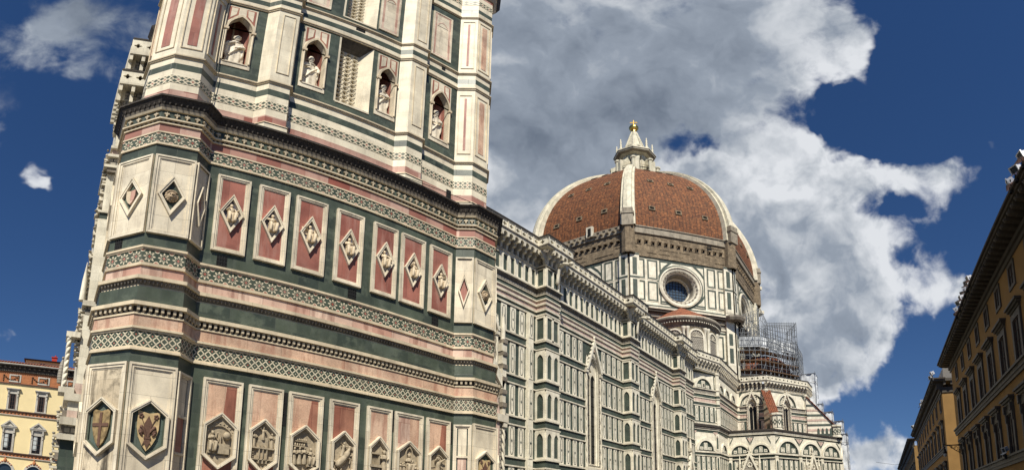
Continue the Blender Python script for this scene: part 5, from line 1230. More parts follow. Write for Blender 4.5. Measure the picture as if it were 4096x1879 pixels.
def pilaster(k):
    p = Vector((*OC[k], 0)); a = radians(22.5+45*k); d = Vector((cos(a), sin(a), 0))
    t0 = Vector((cos(a+pi/8), sin(a+pi/8), 0)); t1 = Vector((cos(a-pi/8), sin(a-pi/8), 0))
    w_ = 1.75
    e0 = Vector((-sin(a-pi/8), cos(a-pi/8), 0)); e1 = Vector((sin(a+pi/8), -cos(a+pi/8), 0))
    def fn(mb):
        for n_, e in ((t1, -e0), (t0, -e1)):
            o = p+n_*.55+d*.12; f = Fr(o, e if True else -e, (0, 0, 1), n_); 
            sg = 1
            pts = [(0, 28), (w_, 28), (w_, 51.6), (0, 51.6)]
            F2 = [f.p(*q) for q in pts]; mb.face(F2, 'cwhite'); s_ = [f.p(w_, 28), f.p(w_, 51.6), f.p(w_, 51.6, -.8), f.p(w_, 28, -.8)]; mb.face(s_, 'cwhite')
            for z0, z1 in ((46.9, 50.6), (42.2, 45.9), (34.6, 37), (31, 34)):
                pl = [f.p(w_*.28, z0, .03), f.p(w_*.75, z0, .03), f.p(w_*.75, z1, .03), f.p(w_*.28, z1, .03)]; mb.face(pl, 'cgreen')
            for z in (46.2, 51.2, 41.3): mb.face([f.p(0, z, .06), f.p(w_, z, .06), f.p(w_, z+.35, .06), f.p(0, z+.35, .06)], 'cgreen' if z > 42 else 'ctrim')
        c2 = p+d*.2
        mb.lathe(c2, [(1.6, 39.4), (2.3, 39.6), (2.5, 40.1), (2.5, 40.45), (1.6, 40.6)], 'grime', 8, a+pi/8, a+pi/8+2*pi, False)
        mb.lathe(c2, [(1.2, 51.3), (1.3, 51.5), (1.25, 57.2), (1.25, 57.4)], 'brick', 8, a+pi/8, a+pi/8+2*pi, False)
    one('corner_pilaster', fn, dr)
for k in (3, 4, 5, 6): pilaster(k)
def brickband(mb):
    mb.band(OC, 51.3, 56.4, .25, 'brick', True); mb.band(OC, 56.4, 56.65, .55, 'plaster', True); mb.band(OC, 56.65, 57.9, .42, 'plaster', True); mb.band(OC, 57.9, 58.1, .6, 'plaster', True)
    rb = random.Random(4)
    for k in (3, 4, 5, 6, 7):
        f = oface(k, DR+.25)
        for j in range(14):
            u = -HL+2.0+j*(2*HL-4)/13+rb.uniform(-.1, .1); z = 54.6+rb.uniform(-.12, .12)
            mb.box(f, u-.36, u+.36, z-.38, z+.3, -.02, .012, 'hole'); mb.box(f, u-.28, u+.32, z+.02, z+.28, 0, .5, 'brick'); mb.box(f, u-.34, u-.2, z-.4, z+.25, 0, .3, 'brick')
        for j in range(16 if k == 4 else 0): mb.box(f, -HL+.8+j*1.3, -HL+1.3+j*1.3, 57.0, 57.7, .15, .75, 'plaster')
        for j in range(34):
            u = rb.uniform(-HL, HL); z = rb.choice([52.2, 53.2, 53.9, 55.6]); l_ = rb.uniform(.6, 2.4); mb.box(f, u, min(HL, u+l_), z, z+.10, 0, rb.uniform(.04, .10), 'brick')
    f = oface(5, DR+.25); mb.box(f, 5.4, 6.4, 54.9, 56.0, 0, .012, 'hole'); f4 = oface(4, DR+.5); mb.box(f4, 1.9, 3.3, 57.2, 59.6, 0, .5, 'ctrim'); mb.box(f4, 2.25, 2.95, 57.3, 59.2, .45, .515, 'hole')
one('masonry_band', brickband, dr)
# the stump of unfinished gallery on the far side
def stump(mb):
    f = oface(7, DR); mb.box(f, -HL+.2, -HL+4, 50.0, 50.8, 0, 2.6, 'ctrim'); mb.box(f, -HL+.4, -HL+3.5, 50.8, 56.5, 0, 1.9, 'cwhite'); mb.box(f, -HL+.2, -HL+3.9, 56.5, 57.3, 0, 2.4, 'ctrim')
    for j in range(3): mb.box(f, -HL+.9+j, -HL+1.4+j, 51.5, 55.5, 1.8, 1.95, 'hole')
one('unfinished_gallery', stump, dr)
RB = 25.4                                       # radius at the foot of the dome, measured to the middle of a side
ZS, ZT = 57.9, 88.3
RV = RB/cos(pi/8)
def prof(t):                                    # pointed-fifth profile at the corners, t = 0 foot .. 1 top
    a1 = math.acos((5.0+.6*RV)/(1.6*RV)); a = a1*t
    return 1.6*RV*cos(a)-.6*RV, ZS+1.6*RV*sin(a)*(ZT-ZS)/(1.6*RV*sin(a1)), 1.6*RV*a
def dome(mb):
    n = 30
    for k in range(8):
        a0, a1 = radians(22.5+45*(k-1)), radians(22.5+45*k)
        rows, uvs = [], []
        for i in range(n+1):
            r, z, s_ = prof(i/n); A = DC+Vector((r*cos(a0), r*sin(a0), z)); B = DC+Vector((r*cos(a1), r*sin(a1), z)); h = r*sin(pi/8)
            rows.append([A.lerp(B, q/4) for q in range(5)]); uvs.append([(-h+2*h*q/4+50*k, s_) for q in range(5)])
        mb.grid(rows, 'tile', uvs)
dm = cpart('dome', dome)
def rib(k):
    a = radians(22.5+45*k); d = Vector((cos(a), sin(a), 0)); t = Vector((-d.y, d.x, 0))
    def fn(mb):
        rows = []; uvs = []
        for i in range(37):
            r, z, s_ = prof(i/36); r2, z2, _ = prof(min(1, i/36+.01)); tg = Vector((r2-r, z2-z)).normalized() if i < 36 else tg
            no = Vector((tg.y, -tg.x)); w_ = 1.15-.45*i/36; h = .95-.25*i/36
            def Q(dn, dt): return DC+d*(r+no.x*dn)+Vector((0, 0, z+no.y*dn))+t*dt
            rows.append([Q(-.9, -w_*1.25), Q(h*.35, -w_*1.2), Q(h*.4, -w_*.78), Q(h, -w_*.7), Q(h*1.12, 0), Q(h, w_*.7), Q(h*.4, w_*.78), Q(h*.35, w_*1.2), Q(-.9, w_*1.25)])
            uvs.append([(q*.45, s_) for q in range(9)])
        mb.grid(rows, 'rib', uvs)
    o = one('rib', fn, dm)
    def blk(mb):
        c = DC+d*(RV+.15)
        fr = Fr(c-t*1.5, t, (0, 0, 1), d)
        mb.box(fr, .45, 2.55, 57.3, 60.0, -2.0, 1.0, 'plaster'); mb.box(fr, .30, 2.70, 60.0, 60.4, -2.2, 1.15, 'plaster'); mb.box(fr, .5, 2.5, 60.4, 61.4, -2.4, 1.0, 'plaster')
    one('rib_block', blk, o)
for k in (2, 3, 4, 5, 6, 7): rib(k)
def vent(k, u, t):
    a = radians(45*k); n_ = Vector((cos(a), sin(a), 0)); tt = Vector((-n_.y, n_.x, 0))
    r, z, s_ = prof(t); r2, z2, _ = prof(t+.01); ca = cos(pi/8)
    tg = (n_*((r2-r)*ca)+Vector((0, 0, z2-z))).normalized(); no = tt.cross(tg)
    if no.dot(n_) < 0: no = -no
    f = Fr(DC+n_*(r*ca)+Vector((0, 0, z)), tt, tg, no)
    def fn(mb):
        mb.rect(f, u-.62, u+.62, -.55, .55, .22, -.05, .2, 'brick'); mb.box(f, u-.42, u+.42, -.36, .36, 0, .06, 'hole')
    one('vent', fn, dm)
for k in (4, 5, 6):
    for t, us in ((.14, (-5.6, -.2, 5.4)), (.42, (-4.4, -.1, 4.2)), (.69, (-2.6, .1, 2.6))):
        for u in us: vent(k, u, t)
lant = cpart('lantern', lambda mb: (mb.lathe(DC, [(4.6, 92.4), (5.6, 92.8), (5.75, 93.1), (5.75, 93.4), (3, 93.5)], 'rib', 8, pi/8, 2*pi+pi/8, False),
    mb.lathe(DC, [(2.9, 93.6), (2.75, 94.2), (2.7, 99.0), (3.0, 99.1), (3.05, 99.9), (4.3, 100.2), (5.1, 100.5), (5.25, 101.0), (5.2, 101.5), (4.6, 101.7), (2.8, 101.8), (2.8, 103.0), (2.5, 103.1)], 'rib', 8, pi/8, 2*pi+pi/8, False)))
one('lantern_cornice', lambda mb: mb.lathe(DC, [(4.2, 100.12), (5.0, 100.42), (5.3, 100.95), (5.3, 101.1), (5.0, 101.12)], 'grime', 8, pi/8, 2*pi+pi/8, False), lant)
for k in range(8):
    a = radians(45*k); n_ = Vector((cos(a), sin(a), 0)); f = Fr(DC+n_*2.52, (-n_.y, n_.x, 0), (0, 0, 1), n_)
    def lw_(mb):
        mb.poly(f, rounded(-.42, .42, 94.2, 98.0, 10), 0, .05, 'hole'); mb.ring(f, rounded(-.72, .72, 94.0, 98.0, 10), rounded(-.42, .42, 94.2, 98.0, 10), 0, .28, 'rib')
        for q in range(5): mb.box(f, -.42, .42, 94.8+q*.7, 94.86+q*.7, .04, .09, 'iron', False)
    if k in (3, 4, 5, 6, 7): one('lantern_window', lw_, lant)
    a = radians(22.5+45*k); d = Vector((cos(a), sin(a), 0)); t = Vector((-d.y, d.x, 0))
    def butt(mb):
        fr = Fr(DC+t*.45, d, (0, 0, 1), -t)
        P = [(2.6, 93.6), (5.75, 93.6), (5.75, 96.4), (5.0, 96.6), (4.4, 97.0), (3.7, 97.7), (3.3, 98.6), (2.6, 98.9)]
        mb.poly(fr, P, -.9, 0, 'rib', [rounded(3.7, 4.8, 93.7, 95.0, 8)]); mb.face([fr.p(*q, -.9) for q in P[::-1]], 'rib')
        mb.lathe(DC+d*5.45, [(.55, 93.6), (.55, 96.2), (.75, 96.3), (.75, 96.7), (.4, 97.0), (0, 97.2)], 'rib', 8, smooth=False)
        mb.box(Fr(DC+d*2.9-t*.5, t, (0, 0, 1), d), 0, 1.0, 93.6, 99.6, -.6, .15, 'rib'); mb.box(Fr(DC+d*2.9-t*.6, t, (0, 0, 1), d), 0, 1.2, 98.3, 99.3, -.6, .3, 'rib')
    if k != 0: one('lantern_buttress', butt, lant)
    if k != 0: one('pinnacle', lambda mb: mb.lathe(DC+d*4.35, [(.5, 101.6), (.5, 102.1), (.22, 102.3), (.32, 102.7), (.18, 102.95), (.34, 103.3), (.16, 103.55), (.28, 103.9), (.12, 104.15), (.2, 104.4), (0, 104.65)], 'rib', 8), lant)
    a = radians(45*k); n_ = Vector((cos(a), sin(a), 0)); f = Fr(DC+n_*3.15, (-n_.y, n_.x, 0), (0, 0, 1), n_)
    if k in (3, 4, 5, 6, 7): one('shell_niche', lambda mb: (mb.ring(f, rounded(-1.0, 1.0, 101.7, 102.5, 10), rounded(-.66, .66, 101.8, 102.5, 10), -.4, .1, 'rib'), mb.poly(f, rounded(-.66, .66, 101.8, 102.5, 10), -.3, -.2, 'cgrey')), lant)
one('cone', lambda mb: (mb.lathe(DC, [(2.9, 102.6), (2.45, 103.4), (.75, 107.5), (.6, 107.7)], 'rib', 8, pi/8, 2*pi+pi/8, False), [mb.tube([DC+Vector((2.9*cos(radians(22.5+45*k)), 2.9*sin(radians(22.5+45*k)), 102.7)), DC+Vector((.72*cos(radians(22.5+45*k)), .72*sin(radians(22.5+45*k)), 107.5))], .14, 'rib', 5) for k in range(8)]), lant)
one('gilded_ball', lambda mb: (mb.blob(DC+Vector((0, 0, 109.35)), 1.2, 'gold', None, 24, 16), mb.lathe(DC, [(.62, 107.6), (.8, 107.8), (.55, 108.0), (.7, 108.2), (.5, 108.4)], 'gold', 12)), lant)
one('cross', lambda mb: (mb.box(Fr(DC, (.42, -.91, 0), (0, 0, 1)), -.1, .1, 110.4, 112.6, -.1, .1, 'gold'), mb.box(Fr(DC, (.42, -.91, 0), (0, 0, 1)), -.9, .9, 111.55, 111.75, -.095, .095, 'gold')), lant)
def rail(mb):
    R = 5.7; pts = [DC+Vector((R*cos(radians(22.5+45*k)), R*sin(radians(22.5+45*k)), 0)) for k in range(9)]
    for z in (94.1, 94.6): mb.tube([p+Vector((0, 0, z)) for p in pts], .045, 'iron', 4)
    for a, b in zip(pts, pts[1:]):
        for q in range(8): c = a.lerp(b, q/8); mb.tube([c+Vector((0, 0, 93.6)), c+Vector((0, 0, 94.65))], .03, 'iron', 4)
one('railing', rail, lant)
# ---- the small round exedra against the drum
EC = Vector((84.9, 18.5, 0))
ex = cpart('exedra', lambda mb: (mb.lathe(EC, [(6.2, 28.5), (6.2, 35.0), (6.4, 35.1), (6.4, 35.9), (6.6, 36.0), (6.8, 36.4), (7.1, 36.55), (7.15, 36.9), (6.9, 36.95)], 'cwhite', 40, radians(135), radians(315), True),))
one('exedra_cornice', lambda mb: (mb.lathe(EC, [(6.45, 35.0), (6.5, 35.5), (6.85, 35.6), (6.9, 36.1), (7.25, 36.3), (7.3, 36.75), (7.0, 36.8)], 'grime', 40, radians(130), radians(320)), [mb.blob(EC+Vector((6.92*cos(radians(140+q*4)), 6.92*sin(radians(140+q*4)), 35.85)), .16, 'ctrim', None, 5, 4) for q in range(43)]), ex)
one('exedra_roof', lambda mb: mb.lathe(EC, [(7.2, 36.8), (3.6, 39.2), (.05, 41.3)], 'roof', 30, radians(130), radians(320), False), ex)
for j in range(5):
    a = radians(153+36*j); n_ = Vector((cos(a), sin(a), 0)); f = Fr(EC+n_*6.22, (-n_.y, n_.x, 0), (0, 0, 1), n_)
    def nich(mb):
        mb.ring(f, rounded(-1.5, 1.5, 29.6, 33.3, 12), rounded(-1.2, 1.2, 29.7, 33.3, 12), -.2, .18, 'cwhite')
        rows = []
        for q in range(9):
            b = pi*q/8; rows.append([f.p(-.95*cos(b), z, .10+.02-.0*sin(b)) for z in (29.7, 33.3)])
        mb.poly(f, rounded(-1.2, 1.2, 29.7, 33.3, 12), -.1, .02, 'cgrey')
        for q in range(7): b = pi*(q+.5)/7; mb.tube([f.p(0, 33.3, .05), f.p(1.12*cos(b), 33.3+1.12*sin(b), .05)], .04, 'ctrim', 4)
        mb.poly(f, [(-1.18, 33.25), (1.18, 33.25), (1.18, 33.35), (-1.18, 33.35)], 0, .12, 'ctrim')
    one('shell_niche', nich, ex)
for j in range(6):
    for s in (-1, 1):
        a = radians(135+36*j+s*3.1); c = EC+Vector((cos(a), sin(a), 0))*6.45
        one('column', lambda mb: mb.lathe(c, [(.36, 28.5), (.36, 28.9), (.26, 29.1), (.23, 34.1), (.38, 34.6), (.42, 34.7), (.42, 35.0)], 'cwhite', 10), ex)
# ---- half dome of the tribune under its scaffolding
TC = Vector((107.0, 9.0, 0))
cpart('half_dome', lambda mb: mb.lathe(TC, [(7.6, 29), (7.2, 31.4), (6.2, 33.6), (4.2, 35.4), (.1, 36.4)], 'roof', 10, radians(100), radians(330), False))
# ---- the corner pier of the facade, seen edge-on beyond the tower
def fac(mb):
    S = Fr((0, 12.6, 0), (1, 0, 0))
    def lev(x0, z0, z1, m, y=12.6, x1=1.4):
        f = Fr((0, y, 0), (1, 0, 0)); mb.box(f, x0, x1, z0, z1, -3.5, 0, m)
    lev(-2.0, 0, 2.8, 'cwhite'); lev(-2.05, 2.8, 4.5, 'cgreen'); lev(-2.25, 4.4, 4.7, 'ctrim', 12.3); lev(-1.9, 4.7, 5.3, 'cgrey'); lev(-2.2, 5.2, 5.6, 'ctrim', 12.3); lev(-1.85, 5.6, 6.0, 'cpink'); lev(-1.85, 6.0, 6.5, 'cwhite'); lev(-2.1, 6.5, 6.9, 'ctrim', 12.4)
    lev(-1.6, 6.9, 7.5, 'cpink'); lev(-1.55, 7.5, 11.4, 'cwhite'); lev(-1.5, 11.4, 11.9, 'cgrey'); lev(-1.7, 11.9, 12.2, 'ctrim', 12.4)
    lev(-1.45, 12.2, 17.6, 'cwhite'); lev(-1.4, 17.6, 18.0, 'cgreen'); lev(-1.5, 18.0, 18.15, 'ctrim', 12.5); lev(-1.30, 18.15, 20.9, 'cwhite')
    lev(-1.35, 20.9, 21.2, 'grime', 12.3); lev(-1.55, 21.2, 21.4, 'ctrim', 12.2); lev(-1.25, 21.4, 22.2, 'cgrey'); lev(-1.4, 22.2, 22.4, 'ctrim', 12.4); lev(-1.2, 22.4, 22.9, 'cpink'); lev(-1.3, 22.9, 23.1, 'ctrim', 12.4)
    lev(-1.1, 23.1, 26.6, 'cwhite'); lev(-1.05, 26.6, 26.9, 'cgreen')
    for z0, z1, y in ((12.5, 17.3, 12.6), (18.4, 20.7, 12.6), (23.3, 26.2, 12.6)):
        f = Fr((0, y, 0), (1, 0, 0)); mb.ring(f, pointed(-.75, .2, z0, z1-.9, .9, 5), pointed(-.62, .07, z0+.12, z1-.9, .9, 5), 0, .10, 'ctrim'); mb.poly(f, pointed(-.62, .07, z0+.12, z1-.9, .9, 5), 0, .02, 'cgreen')
    # corbelled balconies with pierced parapets
    for z0, zp, z1, x in ((26.9, 28.9, 29.85, -1.45), (30.0, 32.2, 33.5, -1.2)):
        lev(x+.45, z0, zp, 'cgrey'); f = Fr((0, 11.9, 0), (1, 0, 0)); mb.box(f, x, 1.4, zp-.5, zp-.3, -3, 0, 'ctrim'); mb.box(f, x, 1.4, z1-.12, z1+.03, -3, .05, 'dark')
        for q in range(4): mb.poly(f, hull_rect(x+.72*q, x+.72*(q+1), zp-.3, z1-.12), -.1, 0, 'cwhite', [quatre(x+.72*(q+.5), (zp-.3+z1-.12)/2, .27)])
        for q in range(5): u = x+.1+.7*q; mb.poly(Fr((u-.1, 12.6, 0), (0, -1, 0)), [(0, zp-1.9), (.15, zp-1.9), (.25, zp-1.1), (.5, zp-1.0), (.68, zp-.5), (0, zp-.5)], 0, .0, 'ctrim'); mb.box(Fr((0, 12.6, 0), (1, 0, 0)), u-.1, u+.1, zp-1.8, zp-.5, 0, .3, 'ctrim'); mb.box(Fr((0, 12.6, 0), (1, 0, 0)), u-.1, u+.1, zp-1.1, zp-.5, .3, .62, 'ctrim')
        mb.box(Fr((x, 12.6, 0), (0, 1, 0)), 0, 3, zp-.3, z1, 0, .1, 'cwhite')
        for q in range(6): mb.box(Fr((0, 12.6+.5*q, 0), (1, 0, 0)), x-.05, x+.45, zp-1.5, zp-.4, -.25, 0, 'ctrim')
    # leaf brackets and statues that bristle out of the west side
    rr = random.Random(5)
    for z0, z1, x in ((2.6, 5.0, -2.35), (4.9, 6.5, -2.2), (16, 18.8, -1.5), (19.0, 23.2, -1.42), (24.6, 28.6, -1.22), (29.8, 32.5, -.95), (12.2, 15.8, -1.55), (8.6, 12.2, -1.75)):
        n = int((z1-z0)/.28)
        for q in range(n):
            zz = z0+.28*q; e = .13*(q % 4)/3+rr.uniform(-.05, .05)
            mb.box(Fr((0, 12.7+rr.uniform(0, .3), 0), (1, 0, 0)), x-.06-e*.6, x+.7, zz, zz+.13, -.5, 0, 'ctrim'); mb.blob((x-.02-e*.5, 12.75+rr.uniform(-.1, .3), zz+.17), (.08+e*.2, .12, .07), 'cgrey' if q % 2 else 'ctrim', None, 6, 4)
            if q % 3 == 0: mb.box(Fr((0, 12.65, 0), (1, 0, 0)), x+.1, x+.6, zz-.1, zz+.25, -.3, 0, 'grime')
    mb.tube([(-2.2, 12.55, 7.2), (-2.15, 12.55, 10.0)], .13, 'cwhite', 8); mb.box(S, -2.45, -1.6, 6.9, 7.2, -1, .2, 'ctrim'); mb.box(S, -2.35, -1.6, 10.0, 10.3, -1, .2, 'ctrim')
    for st in range(2): mb.tube([(-2.17+.06*cos(k*.8+st*pi), 12.5+.06*sin(k*.8+st*pi), 7.2+2.8*k/30) for k in range(31)], .085, 'cwhite', 5)
    mb.tube([(-2.42, 13.6, 7.6), (-2.4, 13.6, 8.1), (-2.38, 13.6, 8.7), (-2.36, 13.6, 8.95)], [.16, .19, .14, .06], 'cgrey', 8); mb.blob((-2.36, 13.6, 9.06), .09, 'cgrey')
    mb.tube([(-1.75, 12.6, 12.2), (-1.72, 12.6, 13.4), (-1.7, 12.6, 14.6)], [.2, .16, .02], 'cwhite', 6)
    mb.box(Fr((.3, 13, 0), (0, 1, 0)), 0, 40, 0, 30, -1, 0, 'cwhite')
cpart('facade_pier', fac)
ZMAP = ((92.4, 87.2), (93.5, 88.3), (94.2, 90.7), (98.0, 95.0), (99.0, 96.1), (99.9, 96.6), (100.5, 97.1), (101.0, 97.5), (101.7, 98.2), (103.0, 99.5), (107.5, 107.2), (113, 112.7))
def zmap(z):
    for (a, b), (c, d) in zip(ZMAP, ZMAP[1:]):
        if z <= c or (c, d) == ZMAP[-1]: return b+(z-a)*(d-b)/(c-a)
for o in [lant]+list(lant.children):
    for v_ in o.data.vertices: v_.co.z = zmap(v_.co.z)
# ---------------------------------------------------------------- scaffolding round the half dome
sc = empty('scaffolding', (107, 6, 29), 'steel tube scaffolding with plank decks and pale sheeting beside the red dome', 'scaffolding')
SP = [(93.6, 14.5), (93.9, 11.6), (95.9, 6.3), (104.0, .4), (112.5, .4)]
rs = random.Random(11)
def along(P, step):
    out = []
    for a, b in zip(P, P[1:]):
        ln = hypot(b[0]-a[0], b[1]-a[1]); k = max(1, round(ln/step))
        out += [(a[0]+(b[0]-a[0])*q/k, a[1]+(b[1]-a[1])*q/k) for q in range(k)]
    return out+[P[-1]]
def ztop(p): return 38.6 if p[0] < 97 else 37.6
def tubes(mb):
    for d in (0, -1.3):
        Q = along(offset(SP, d, False), 1.15)
        for p in Q:
            mb.tube([(*p, 28.6), (*p, ztop(p)+rs.uniform(-.5, .8))], .058, 'steel', 4)
        for z in [29.3+1.02*k for k in range(9)]:
            for a, b in zip(Q, Q[1:]):
                if z < ztop(a): mb.tube([(*a, z), (*b, z+rs.uniform(-.03, .03))], .052, 'steel', 4)
        for a, b in zip(Q[::2], Q[1::2]):
            for z in (29.4, 32.4, 35.4): 
                if rs.random() < .7: mb.tube([(*a, z), (*b, z+2.4)], .045, 'steel', 4)
    A = along(SP, 1.15); B = along(offset(SP, -1.3, False), 1.15)
    for a in A[::2]:
        for z in (30.3, 32.3, 34.3, 36.4): b = min(B, key=lambda q: hypot(q[0]-a[0], q[1]-a[1])); mb.tube([(*a, z), (*b, z)], .045, 'steel', 4)
one('standing_tubes', tubes, sc)
def lattice_roof(mb):
    """the tall lattice frames of the temporary roof"""
    def frame(a, b, z0a, z0b, z1a, z1b, n, rows):
        A, B = Vector(a), Vector(b)
        def P(t, s): p = A.lerp(B, t); return Vector((p.x, p.y, (z0a+(z0b-z0a)*t)*(1-s)+(z1a+(z1b-z1a)*t)*s))
        for i in range(n+1): mb.tube([P(i/n, 0), P(i/n, 1.02)], .052, 'steel', 4)
        for j in range(rows+1): mb.tube([P(0, j/rows), P(1, j/rows)], .046, 'steel', 4)
        for i in range(n): mb.tube([P(i/n, 1-1/rows), P((i+.5)/n, 1), P((i+1)/n, 1-1/rows)], .03, 'steel', 4)
        for i in range(0, n-1, 2): mb.tube([P(i/n, .1), P((i+2)/n, .7)], .03, 'steel', 4)
    frame((97.5, 5.1, 0), (104.2, .2, 0), 35.5, 29.5, 40.6, 42.3, 12, 8)
    frame((98.6, 6.2, 0), (105.2, 1.4, 0), 36.5, 33.5, 40.6, 42.3, 12, 5)
    frame((104.2, .2, 0), (107.5, 3, 0), 29.5, 33.5, 42.3, 41.5, 6, 9)
    frame((93.7, 13.9, 0), (97.6, 6.3, 0), 37.6, 37.6, 40.4, 44.0, 12, 5)
    frame((95.0, 14.0, 0), (98.9, 7.0, 0), 37.6, 37.6, 41.0, 43.6, 12, 4)
    frame((97.6, 6.3, 0), (98.6, 5.2, 0), 37.6, 37.6, 44.0, 40.8, 4, 5)
    frame((93.7, 13.9, 0), (97.0, 14.4, 0), 29, 29, 42, 42, 4, 10)
    frame((96.5, 9, 0), (102, 6, 0), 37.6, 37.6, 42.0, 40.0, 10, 4)
one('roof_lattice', lattice_roof, sc)
for i, z in enumerate((30.2, 32.2, 34.2)):
    def deck(mb):
        P = SP[:-1] + [(105.5, .4)]
        O = offset(P, .15 - .1*i, False); I = offset(P, -1.5, False)
        for a, b, c, d in zip(O, O[1:], I[1:], I):
            mb.face([(*a, z+.06), (*b, z+.06), (*c, z+.06), (*d, z+.06)], 'plank'); mb.face([(*d, z), (*c, z), (*b, z), (*a, z)], 'plank'); mb.face([(*a, z), (*b, z), (*b, z+.25), (*a, z+.25)], 'plank')
            mb.face([(*a, z+.25), (*b, z+.25), (*b, z), (*a, z)], 'plank')
    one('plank_deck', deck, sc)
def sheeting(mb):
    P = offset(SP[:-1]+[(105.0, .4)], -.55, False); k = 0
    for a, b in zip(P, P[1:]):
        ln = hypot(b[0]-a[0], b[1]-a[1]); n = max(2, int(ln/.9)); fr = fr_seg(a, b)
        for q in range(n):
            u0, u1 = ln*q/n, ln*(q+1)/n; m = 'sheet' if rs.random() < .25 else 'net'
            rows = []
            for j in range(4): rows.append([fr.p(u0+(u1-u0)*t/3, 35.3+.72*j-(.4 if ztop(a) < 38 and j == 3 else 0), .06*sin(5*t+3*j+q)) for t in range(4)])
            mb.grid(rows, m)
one('debris_sheeting', sheeting, sc)
one('roof_cover', lambda mb: mb.lathe(TC, [(6.6, 37.2), (4.5, 38.2), (.2, 38.9)], 'net', 10, radians(150), radians(300), False), sc)
one('upper_roof_tiles', lambda mb: mb.lathe(TC, [(7.8, 30.6), (7.4, 31.3), (7.2, 31.3)], 'roof', 10, radians(100), radians(330), False), sc)
# white wrapped scaffold towers stepping down the far side
WS = [(108.5, 112, -2.5, .4, 20.5, 31.9, 'tallest white wrapped scaffold tower, pressed against the tribune parapet'), (109, 111, -3.6, -1.7, 19, 25.1, 'small white wrapped scaffold box just below the tallest wrapped tower'),
      (109, 112, -5.6, -3.2, 17, 23.2, 'white wrapped scaffold box halfway down the tiled spur'), (109, 112, -7.7, -5.2, 15, 21.0, 'white wrapped scaffold box behind the foot block of the tiled spur'), (108.6, 112, -8.4, -6.6, 8, 18.1, 'white wrapped scaffold strip at the outer corner of the chapel roof')]
for x0, x1, y0, y1, z0, z1, lab in WS:
    r = random.Random(int(z1*7))
    t = empty('wrapped_scaffold', ((x0+x1)/2, (y0+y1)/2, z0), lab, 'scaffold', 'wrapped scaffolds down the far side of the tribune')
    def wrap(mb):
        for p, q in (((x0, y1), (x0, y0)), ((x0, y0), (x1, y0)), ((x1, y0), (x1, y1)), ((x1, y1), (x0, y1))):
            ln = hypot(q[0]-p[0], q[1]-p[1]); n = max(3, int(ln/.45)); k = max(3, int((z1-z0)/.6)); fr = fr_seg(p, q)
            mb.grid([[fr.p(ln*a/n, z0+(z1-z0)*b/k, (.16*sin(a*1.9+b*.9)+.10*sin(b*2.1-a)+r.uniform(-.07, .07)) if 0 < a < n else 0) for a in range(n+1)] for b in range(k+1)], 'sheet', smooth=True)
        mb.face([(x0-.1, y0-.1, z1), (x1+.1, y0-.1, z1), (x1+.1, y1+.1, z1-.1), (x0-.1, y1+.1, z1-.1)], 'sheet')
    one('plastic_wrap', wrap, t)
    one('tubes', lambda mb: [mb.tube([(x, y, z0), (x, y, z1+.45)], .05, 'steel', 5) for x in (x0-.12, x1+.1) for y in (y0-.12, y1+.1)] + [mb.tube([(x0-.15, y0-.3, z), (x0-.15, y1+.3, z)], .045, 'steel', 5) for z in (z1, z1-1.9)] + [mb.tube([(x0-.3, y, z), (x1+.3, y, z)], .045, 'steel', 5) for y in (y0-.12, y1+.1) for z in (z1, z1-1.9)] + [mb.tube([(x1+.1, y0-.3, z1), (x1+.1, y1+.3, z1)], .045, 'steel', 5)], t)

# ---------------------------------------------------------------- the palaces
def palace(name, label, fr, u0, u1, top, wallm, depth, parts):
    """fr: frame of the front, u0..u1 along it; parts(p) adds the rest"""
    mid = fr.p((u0+u1)/2, 0, -depth/2)
    o = empty(name, (mid.x, mid.y, 0), label, 'building')
    one('wall', lambda mb: mb.box(fr, u0, u1, 0, top, -depth, 0, wallm), o)
    parts(o); return o
def sash(mb, fr, u0, u1, v0, v1, n, m, bars=(1, 3)):
    mb.rect(fr, u0, u1, v0, v1, .06, n, n+.05, m)
    for k in range(1, bars[0]+1): x = u0+(u1-u0)*k/(bars[0]+1); mb.box(fr, x-.03, x+.03, v0, v1, n, n+.05, m, False)
    for k in range(1, bars[1]+1): z = v0+(v1-v0)*k/(bars[1]+1); mb.box(fr, u0, u1, z-.02, z+.02, n, n+.04, m, False)
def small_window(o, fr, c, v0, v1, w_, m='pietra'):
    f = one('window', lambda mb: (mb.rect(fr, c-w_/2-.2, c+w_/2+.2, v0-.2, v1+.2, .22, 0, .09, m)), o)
    one('pane', lambda mb: (mb.box(fr, c-w_/2, c+w_/2, v0, v1, 0, .012, 'pglass'), sash(mb, fr, c-w_/2, c+w_/2, v0, v1, .01, 'shutter', (1, 1))), f)
